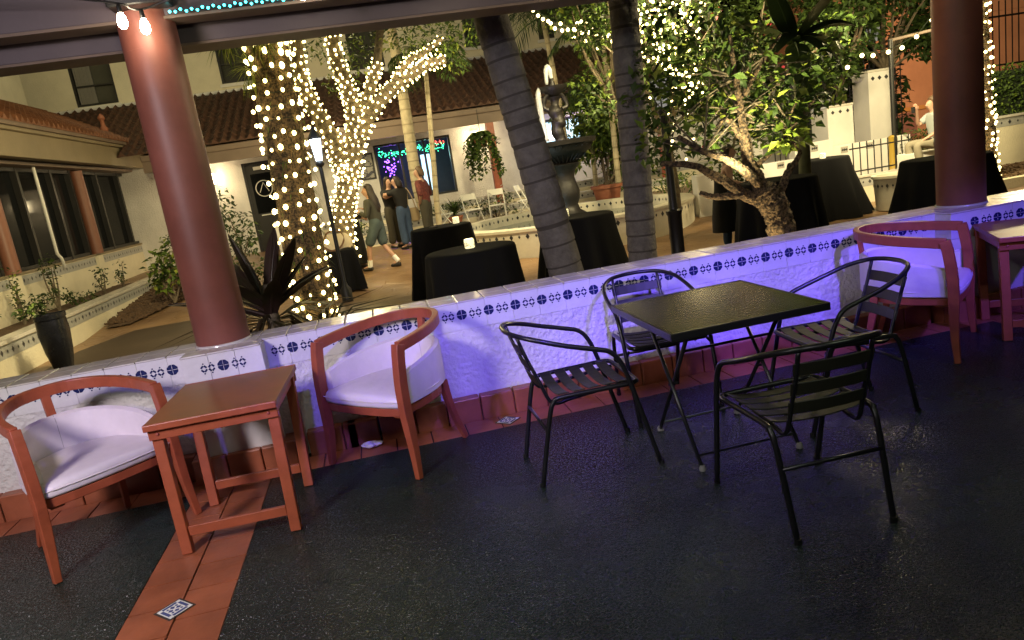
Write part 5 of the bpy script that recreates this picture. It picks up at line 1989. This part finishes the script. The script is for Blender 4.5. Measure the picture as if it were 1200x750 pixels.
# tall square black pot
bp = thing('tall_pot', 'tall tapered black planter pot at the end of the path', 'pot', (-4.42, 10.5, -.15), math.radians(8))
bp.scale = (1, 1, .88)
rings = []
for z, h in ((0, .14), (.02, .155), (.30, .22), (.60, .255), (.80, .24), (.81, .255), (.88, .255), (.88, .225), (.80, .22)):
    rings.append([(.70 * h * math.copysign(abs(math.cos(a)) ** .55, math.cos(a)), .70 * h * math.copysign(abs(math.sin(a)) ** .55, math.sin(a)), z) for a in [2 * PI * k / 32 for k in range(32)]])
MB().loft(rings).build('pot_body', M_pot_dark, bp, smooth=True)
MB().bx(-.13, .13, -.13, .13, .78, .83).build('soil', M_soil, bp)
m = MB()
leaf_cloud(m, (-.22, 0, .95), (.18, .16, .10), 60, .10, .05, random.Random(4), 4, weights=(5, 2, .5, 0))
m.build('foliage', LEAF, bp)
# creepers and shrubs in the wing planter
for i, (y, h, w, n, wt, lab) in enumerate(((9.6, .55, .45, 220, (4, 3, 1, 0), 'low dark shrub in the planter left of the black pot'),
                                           (11.5, .75, .55, 420, (4, 3, 1, 0), 'spreading dark shrub in the planter behind the black pot'),
                                           (12.0, 1.35, .22, 240, (4, 3, 1, 0), 'tall dark climber against the planter wall, nearest the pot'),
                                           (13.2, 1.30, .18, 200, (1, 3, 5, 2), 'pale yellow green climber against the wing wall'),
                                           (14.6, 1.45, .22, 280, (4, 3, 1, 0), 'tall dark climber below the white downpipe'),
                                           (13.4, .70, .60, 420, (5, 3, .5, 0), 'dark bushy plant in the middle of the long planter'),
                                           (15.0, .60, .60, 360, (5, 3, .5, 0), 'dark bushy plant towards the far end of the long planter'),
                                           (16.4, .85, .30, 180, (5, 3, .5, 0), 'small dark plant before the far half of the wing wall'),
                                           (17.6, 1.0, .25, 160, (4, 3, 1, 0), 'small plant with white flowers at the end of the wing planter'))):
    shrub('planter_shrub', lab, 'shrub', (-5.95 if h > 1.2 else -5.75, y, .25), (min(.30, w * .55), w * .8, h * (.72 if h > 1.2 else .62)), int(n * .6), .07, .042, tuple(x * f for x, f in zip(wt, (1.6, .8, .35, .5))), 100 + i, 'shrubs in the long planter', stems=5, clumps=6,
          flowers=(M_paper, 16, .05) if i == 8 else None)
# variegated creeper at the planter end
p = at(205, 310, 14.5)
shrub('variegated_creeper', 'trailing pale green creeper at the end of the planter beside the left column', 'shrub', (-3.95, 14.6, .05), (.34, .3, 1.05), 420, .13, .075, (2, 4, 3, 1.5), 120, clumps=9)
p = at(272, 255, 14.8)
shrub('leafy_shrub', 'dark leafy shrub before the wall lantern right of the left column', 'shrub', (p.x - .05, 14.8, 0), (.50, .45, 1.75), 560, .12, .055, (6, 2, .3, 0), 121, clumps=9)
p = at(330, 270, 13)
shrub('ground_shrub', 'low green shrub patch behind the lit trunk', 'shrub', (-2.2, 15.6, .0), (.8, .4, .5), 380, .09, .05, (4, 3, 1, 0), 122)
p = at(427, 250, 17)
shrub('ground_shrub', 'small round dark shrub behind the walking woman', 'shrub', (-.55, 18.3, .3), (.5, .35, .55), 260, .09, .05, (5, 3, .5, 0), 123)
# potted spiky plant
sp_ = thing('potted_spiky_plant', 'spiky green plant in a terracotta pot by the folding chairs', 'potted plant', (2.0, 18.4, gz(18.4)))
MB().lathe([(.13, 0), (.19, .28), (.21, .29), (.21, .34), (.18, .34), (.17, .3)], 20).build('pot', M_pot, sp_, smooth=True)
m = MB()
for k in range(120):
    az = rr.uniform(0, 6.28)
    m.leaf(Vector((0, 0, .32 + rr.uniform(0, .15))), Vector((math.cos(az), math.sin(az), rr.uniform(.1, 1.8))), Vector((0, 0, 1)), rr.uniform(.3, .6), .028, rr.choice((0, 0, 1)), droop=.2)
m.build('foliage', LEAF, sp_)
shrub('flowering_shrub', 'pale flowering shrub behind the white folding chairs', 'shrub', (3.15, 18.85, .28), (.75, .3, .62), 360, .08, .045, (4, 2, .5, 0), 131, flowers=(M_paper, 90, .075), clumps=9)
shrub('planter_bush', 'low green bush on the planter wall below the bar window', 'shrub', (1.9, 19.75, .45), (1.1, .25, .4), 300, .09, .05, (4, 3, 1, 0), 132)
# hanging basket plant under the eave
hp = thing('hanging_plant', 'trailing green plant hanging under the eave by the wall lantern', 'hanging plant', (3.0, 18.6, 2.35))
MB().tube([(0, 0, .0), (0, 0, .72)], .008, 4).build('cord', M_wire, hp)
MB().lathe([(.05, -.22), (.16, -.12), (.20, .0), (.17, .0)], 16).build('basket', M_pot, hp)
m = MB()
rr = random.Random(44)
for k in range(52):
    a = rr.uniform(0, 6.28)
    ln = rr.uniform(.3, 1.25)
    for q in range(int(ln * 34)):
        t_ = q / (ln * 34)
        pnt = Vector(((.16 + .34 * t_) * math.cos(a), (.16 + .34 * t_) * math.sin(a), .18 - ln * t_ ** 1.2))
        m.leaf(pnt, Vector((rr.gauss(0, 1), rr.gauss(0, 1), -.6)), Vector((0, 0, 1)), .11, .085, rr.choice((0, 0, 1, 2)))
m.build('foliage', LEAF, hp)
# big tree in a terracotta pot behind the upright palm
shrub('potted_tree', 'bushy light green tree in a wide terracotta pot beside the pool', 'potted plant', (at(712, 226, 18.0).x, 18.0, gz(18.0)), (.85, .6, 2.3), 2400, .20, .075, (2, 4, 3, .8), 141, pot=(.26, .38, .55, M_pot), stems=5, clumps=14, bark=M_bark2)
shrub('pool_bush', 'leafy bush between the fountain and the upright palm trunk', 'shrub', (at(722, 225, 18.3).x, 18.3, .2), (.85, .6, 3.1), 2000, .18, .065, (3, 4, 2, .5), 142, clumps=13)
shrub('ground_shrub', 'round green shrub behind the right side of the pool', 'shrub', (7.2, 16.4, .0), (.8, .6, .8), 420, .10, .05, (3, 4, 2, 0), 143)
shrub('table_plant', 'small dark plant beside the candle table behind the crooked tree', 'shrub', (7.1, 13.3, -.1), (.35, .3, 1.2), 220, .10, .05, (4, 3, 1, 0), 144)


# ------------------------------------------------------------------ people
def skin_mesh(name, chains, root, matl, parent, sub=2):
    """chains: lists of (point, radius); equal points are welded, surface grown by a Skin modifier"""
    bm = bmesh.new()
    lay = bm.verts.layers.skin.verify()
    pool = {}

    def gv(p, r):
        k = tuple(round(c, 4) for c in p)
        if k not in pool:
            v = bm.verts.new(p)
            rr_ = r if isinstance(r, tuple) else (r, r)
            v[lay].radius = rr_
            pool[k] = v
        return pool[k]
    for ch in chains:
        prev = None
        for p, r in ch:
            v = gv(p, r)
            if prev is not None and v is not prev:
                try:
                    bm.edges.new((prev, v))
                except ValueError:
                    pass
            prev = v
    k = tuple(round(c, 4) for c in root)
    pool[k][lay].use_root = True
    me = bpy.data.meshes.new(name)
    bm.to_mesh(me)
    bm.free()
    me.materials.append(matl)
    o = bpy.data.objects.new(name, me)
    COL.objects.link(o)
    if parent:
        o.parent = parent
    sk = o.modifiers.new('skin', 'SKIN')
    sk.use_smooth_shade = True
    sb_ = o.modifiers.new('sub', 'SUBSURF')
    sb_.levels = sub
    sb_.render_levels = sub
    return o


def V(*a):
    return Vector(a)


def hand(chains, wrist, dirv, up, s=1.0):
    d = dirv.normalized()
    side = d.cross(up).normalized()
    palm_ = wrist + d * .055 * s
    knuck = wrist + d * .085 * s
    chains.append([(wrist, .024 * s), (palm_, (.034 * s, .020 * s)), (knuck, (.032 * s, .016 * s))])
    curl = (side.cross(d)).normalized()
    for off, ln in ((-.026, .062), (-.009, .074), (.009, .070), (.025, .055)):
        b = knuck + side * off * s + d * .012 * s
        chains.append([(knuck, (.032 * s, .016 * s)), (b, .0095 * s), (b + d * ln * .5 * s - curl * .012 * s, .0088 * s), (b + d * ln * .85 * s - curl * .034 * s, .007 * s)])
    t0 = wrist + d * .028 * s + side * .026 * s
    chains.append([(wrist, .024 * s), (t0, .013 * s), (t0 + d * .03 * s + side * .022 * s, .0105 * s), (t0 + d * .058 * s + side * .026 * s, .008 * s)])


def person(label, loc, rotz, J, look=0.0, tops=None, bottoms=None, hair=None, hair_m=None, shoes=None, scale=1.0, extra=None, skinm=None, socks=None):
    """J: joints in body space, facing +Y. Body = one skin mesh; clothes and hair are children"""
    o = thing('person', label, 'person', loc, rotz)
    o.scale = (scale, scale, scale)
    hd_ = J['head']
    q = Matrix.Rotation(look, 3, 'Z')
    ch = []
    ch.append([(J['pelvis'], .125), (J['waist'], .105), (J['chest'], (.145, .115)), (J['neck0'], .075), (J['neck'], .050), (hd_ + q @ V(0, .012, -.085), (.052, .058)), (hd_, (.077, .092)), (hd_ + q @ V(0, -.01, .085), (.060, .070))])
    ch.append([(hd_, (.077, .092)), (hd_ + q @ V(0, .098, -.015), .016), (hd_ + q @ V(0, .112, -.030), .013)])
    for s_ in 'LR':
        ch.append([(J['chest'], (.145, .115)), (J['sh' + s_], .058), (J['el' + s_], .042), (J['wr' + s_], .026)])
        hand(ch, J['wr' + s_], J.get('hd' + s_, J['wr' + s_] - J['el' + s_]), V(0, .3, 1) if abs((J['wr' + s_] - J['el' + s_]).normalized().z) < .8 else V(1, 0, 0) * (1 if s_ == 'L' else -1))
        ch.append([(J['pelvis'], .125), (J['hip' + s_], .088), (J['kn' + s_], .056), (J['an' + s_], .038), (J['to' + s_], (.040, .026))])
    skin_mesh('body', ch, J['pelvis'], skinm or M_skin, o)
    eyes = MB()
    for s_ in (-1, 1):
        eyes.blob(hd_ + q @ V(s_ * .032, .083, .005), .009, 6, 4)
    eyes.build('eyes', M_hair, o)
    if tops:
        mt, sl = tops
        c = [[(J['pelvis'] + V(0, 0, -.05), .158), (J['waist'], .138), (J['chest'], (.168, .138)), (J['neck0'], .085)]]
        for s_ in 'LR':
            el, wr, sh = J['el' + s_], J['wr' + s_], J['sh' + s_]
            arm = [(J['chest'], (.168, .138)), (sh, .078)]
            if sl == 'long':
                arm += [(el, .060), (wr.lerp(el, .12), .044)]
            elif sl == 'short':
                arm += [(sh.lerp(el, .75), .066)]
            elif sl == 'rolled':
                arm += [(el, .060), (el.lerp(wr, .25), .054)]
            if sl != 'none':
                c.append(arm)
        skin_mesh('top', c, J['pelvis'] + V(0, 0, -.05), mt, o)
    if bottoms:
        mt, kind_ = bottoms
        f, w0, w1 = {'trousers': (.93, .075, .068), 'wide': (.96, .085, .095), 'shorts': (1.0, .115, .125)}[kind_]
        c = [[(J['waist'] + V(0, 0, .02), .130), (J['pelvis'], .148)]]
        for s_ in 'LR':
            hp_, kn, an = J['hip' + s_], J['kn' + s_], J['an' + s_]
            if kind_ == 'shorts':
                c.append([(J['pelvis'], .148), (hp_, .115), (hp_.lerp(kn, .6), .110), (kn + (kn - hp_).normalized() * .03, .108)])
            else:
                c.append([(J['pelvis'], .148), (hp_, .108), (kn, w0), (kn.lerp(an, .95), w1)])
        skin_mesh('trousers' if kind_ != 'shorts' else 'shorts', c, J['pelvis'], mt, o)
    for s_ in 'LR':
        d = (J['to' + s_] - J['an' + s_])
        d.z = 0
        if shoes:
            a = J['an' + s_]
            skin_mesh('shoe', [[(V(a.x, a.y, .045) - d.normalized() * .05, (.040, .042)), (V(a.x, a.y, .042), (.046, .044)), (V(a.x, a.y, .038) + d.normalized() * .08, (.048, .036)), (V(a.x, a.y, .032) + d.normalized() * .17, (.042, .028))]],
                      V(a.x, a.y, .042), shoes, o)
        if socks:
            a, kn = J['an' + s_], J['kn' + s_]
            MB().tube([a.lerp(kn, -.05), a.lerp(kn, .30)], [.050, .052], 10).build('sock', M_sock, o, smooth=True)
    if hair:
        hm = hair_m or M_hair
        m = MB()
        rings = []
        rr_ = random.Random(3)
        prof = {'long': ((-.46, .10, -.085), (-.34, .135, -.080), (-.18, .130, -.06), (-.06, .112, -.032), (.03, .108, -.018), (.08, .098, -.015), (.126, .062, -.012), (.142, .01, -.01)),
                'short': ((-.09, .088, -.042), (-.02, .104, -.028), (.04, .106, -.016), (.09, .094, -.012), (.128, .058, -.01), (.142, .01, -.01)),
                'bob': ((-.15, .09, -.06), (-.08, .112, -.05), (0, .108, -.028), (.05, .102, -.018), (.09, .085, -.012), (.12, .05, -.01), (.13, .01, -.01))}[hair]
        for z, r, y in prof:
            rings.append([hd_ + q @ V(r * .92 * math.cos(2 * PI * k / 18) * (1 + .05 * math.sin(5 * k + z * 20)), y + r * (1.0 if math.sin(2 * PI * k / 18) < 0 else (.72 if z > .06 else .30)) * math.sin(2 * PI * k / 18), z) for k in range(18)])
        m.loft(rings)
        m.build('hair', hm, o, smooth='full')
    if extra:
        extra(o, J)
    return o


def stand(lean=0.0, armL=None, armR=None, legL=None, legR=None, H=1.68):
    k = H / 1.68
    J = dict(pelvis=V(0, 0, .92), waist=V(0, lean * .3, 1.06), chest=V(0, lean * .75, 1.26), neck0=V(0, lean, 1.39), neck=V(0, lean * 1.08, 1.45), head=V(0, lean * 1.2 + .015, 1.57))
    for s_, sg in (('L', -1), ('R', 1)):
        J['sh' + s_] = V(sg * .175, lean * .85, 1.345)
        J['el' + s_] = V(sg * .215, lean * .7 - .02, 1.08)
        J['wr' + s_] = V(sg * .205, lean * .6 + .06, .85)
        J['hip' + s_] = V(sg * .095, 0, .86)
        J['kn' + s_] = V(sg * .105, .02, .48)
        J['an' + s_] = V(sg * .11, -.02, .085)
        J['to' + s_] = V(sg * .12, .13, .035)
    for d in (armL, armR, legL, legR):
        if d:
            J.update(d)
    for key in J:
        J[key] = J[key] * k
    return J


# walking woman in olive jumper and grey denim shorts, seen from behind her left side
J = stand(.05, dict(elL=V(-.24, .06, 1.08), wrL=V(-.16, .26, 1.18)), dict(elR=V(.23, .05, 1.08), wrR=V(.14, .25, 1.20)),
          dict(knL=V(-.10, .20, .50), anL=V(-.11, .26, .09), toL=V(-.11, .41, .035)), dict(knR=V(.10, -.02, .47), anR=V(.10, -.26, .12), toR=V(.10, -.14, .04)))
person('woman in olive jumper and grey denim shorts striding, white socks and dark shoes', (.04, 14.75, gz(14.75)), math.radians(64), J, 0.3, (M_olive, 'long'), (M_denim_g, 'shorts'), 'long', M_hair, M_shoe, 1.0, None, None, True)
# companion in black partly behind her
J = stand(.03, dict(elL=V(-.25, .05, 1.07), wrL=V(-.12, .22, 1.0)), dict(elR=V(.25, .05, 1.07), wrR=V(.1, .22, 1.02)))


def striped_hem(o, J):
    m = MB()
    for k in range(4):
        z = .16 + .085 * k
        m.lathe([(.20 - .008 * k, z), (.205 - .008 * k, z + .02), (.20 - .008 * k, z + .04)], 20)
    m.build('pale_stripes', M_paper, o)
    MB().lathe([(.215, .08), (.20, .30), (.185, .6), (.16, .92), (.14, 1.02)], 20).build('skirt', M_blackshirt, o, smooth=True)


person('woman in black with striped long skirt facing the walking woman', (-.46, 15.35, gz(15.35)), math.radians(-80), J, 0, (M_blackshirt, 'long'), None, 'long', M_hair, M_shoe, 1.0, striped_hem)
# hugging couple
J = stand(.06, dict(elL=V(-.27, .22, 1.30), wrL=V(-.12, .42, 1.33)), dict(elR=V(.24, .12, 1.10), wrR=V(.18, .30, 1.02)))


def shoulder_bag(o, J):
    rings = []
    for z, sx, sy in ((.60, .05, .03), (.62, .16, .07), (.75, .19, .08), (.88, .15, .06), (.92, .12, .02)):
        rings.append([V(.30 + sy * math.cos(2 * PI * k / 16), -.02 + sx * math.sin(2 * PI * k / 16), z) for k in range(16)])
    MB().loft(rings).build('shoulder_bag', M_tan, o, smooth=True)
    MB().strip(smooth_path([V(.28, .12, .90), V(.26, .06, 1.2), V(.20, .0, 1.40), V(.24, -.10, 1.2), V(.28, -.14, .90)], 4), .004, .03, (1, 0, 0)).build('bag_strap', M_tan, o)


person('person in black tee and blue jeans hugging someone, tan bag on the arm', (.68, 16.7, gz(16.7)), math.radians(40), J, .5, (M_blackshirt, 'short'), (M_denim, 'wide'), 'bob', M_hair, M_shoe, .97, shoulder_bag)
J = stand(.05, dict(elL=V(-.26, .2, 1.22), wrL=V(-.10, .36, 1.24)), dict(elR=V(.26, .2, 1.22), wrR=V(.1, .38, 1.28)))
person('person in black mostly hidden by the hug, arm round the other', (.42, 17.12, gz(17.12)), math.radians(-142), J, -.2, (M_blackshirt, 'short'), (M_darkpants, 'wide'), 'long', M_hair, M_shoe, .96)
# man in maroon plaid, hand on hip
J = stand(.02, dict(elL=V(-.36, -.10, 1.13), wrL=V(-.20, .02, .98)), dict(elR=V(.30, -.02, 1.10), wrR=V(.24, .16, .94)), H=1.78)
person('man in maroon plaid shirt and dark trousers with a hand on his hip', (1.18, 16.4, gz(16.4)), math.radians(62), J, .2, (M_maroon, 'rolled'), (M_darkpants, 'trousers'), 'short', M_hair_b, M_shoe)
# woman with bare shoulders at the table behind the crooked tree
J = stand(.10, dict(elL=V(-.23, .12, 1.10), wrL=V(-.14, .32, 1.04)), dict(elR=V(.23, .12, 1.10), wrR=V(.14, .32, 1.04)))


def black_skirt(o, J):
    MB().lathe([(.23, .34), (.22, .55), (.19, .80), (.15, 1.0), (.135, 1.14), (.15, 1.24)], 24).build('skirt', M_blackshirt, o, smooth=True)


person('woman with bare shoulders in a black dress leaning at the table behind the crooked tree', (5.05, 10.0, -.15), math.radians(-115), J, 0, None, (M_denim, 'trousers'), 'bob', M_hair, M_shoe, .92, black_skirt)
# seated man half hidden by the right column
J = dict(pelvis=V(0, 0, .16), waist=V(0, .0, .30), chest=V(0, .05, .52), neck0=V(0, .06, .66), neck=V(0, .07, .72), head=V(0, .09, .84),
         shL=V(-.19, .05, .62), elL=V(-.25, .10, .36), wrL=V(-.16, .36, .22), shR=V(.19, .05, .62), elR=V(.26, .20, .48), wrR=V(.12, .30, .74),
         hipL=V(-.10, .06, .13), knL=V(-.16, .48, .16), anL=V(-.16, .40, -.30), toL=V(-.16, .54, -.35), hipR=V(.10, .06, .13), knR=V(.18, .46, .17), anR=V(.18, .38, -.30), toR=V(.18, .52, -.35))
o = person('seated man in pale shirt and khaki trousers, half behind the right column', (10.32, 11.95, .66), math.radians(80), J, 0, (M_shirtw, 'short'), (M_khaki, 'trousers'), 'short', M_hair_b, None)
MB().lathe([(.03, 0), (.038, .11), (.034, .11), (.03, .02)], 12, (.10, .37, .72)).build('cup', M_iron, None, smooth=True)
cup = bpy.data.objects['cup']
cup.matrix_world = Matrix.Translation((10.32, 11.95, .66)) @ Matrix.Rotation(math.radians(80), 4, 'Z')
tag(cup, 'dark cup held up by the seated man', 'cup')
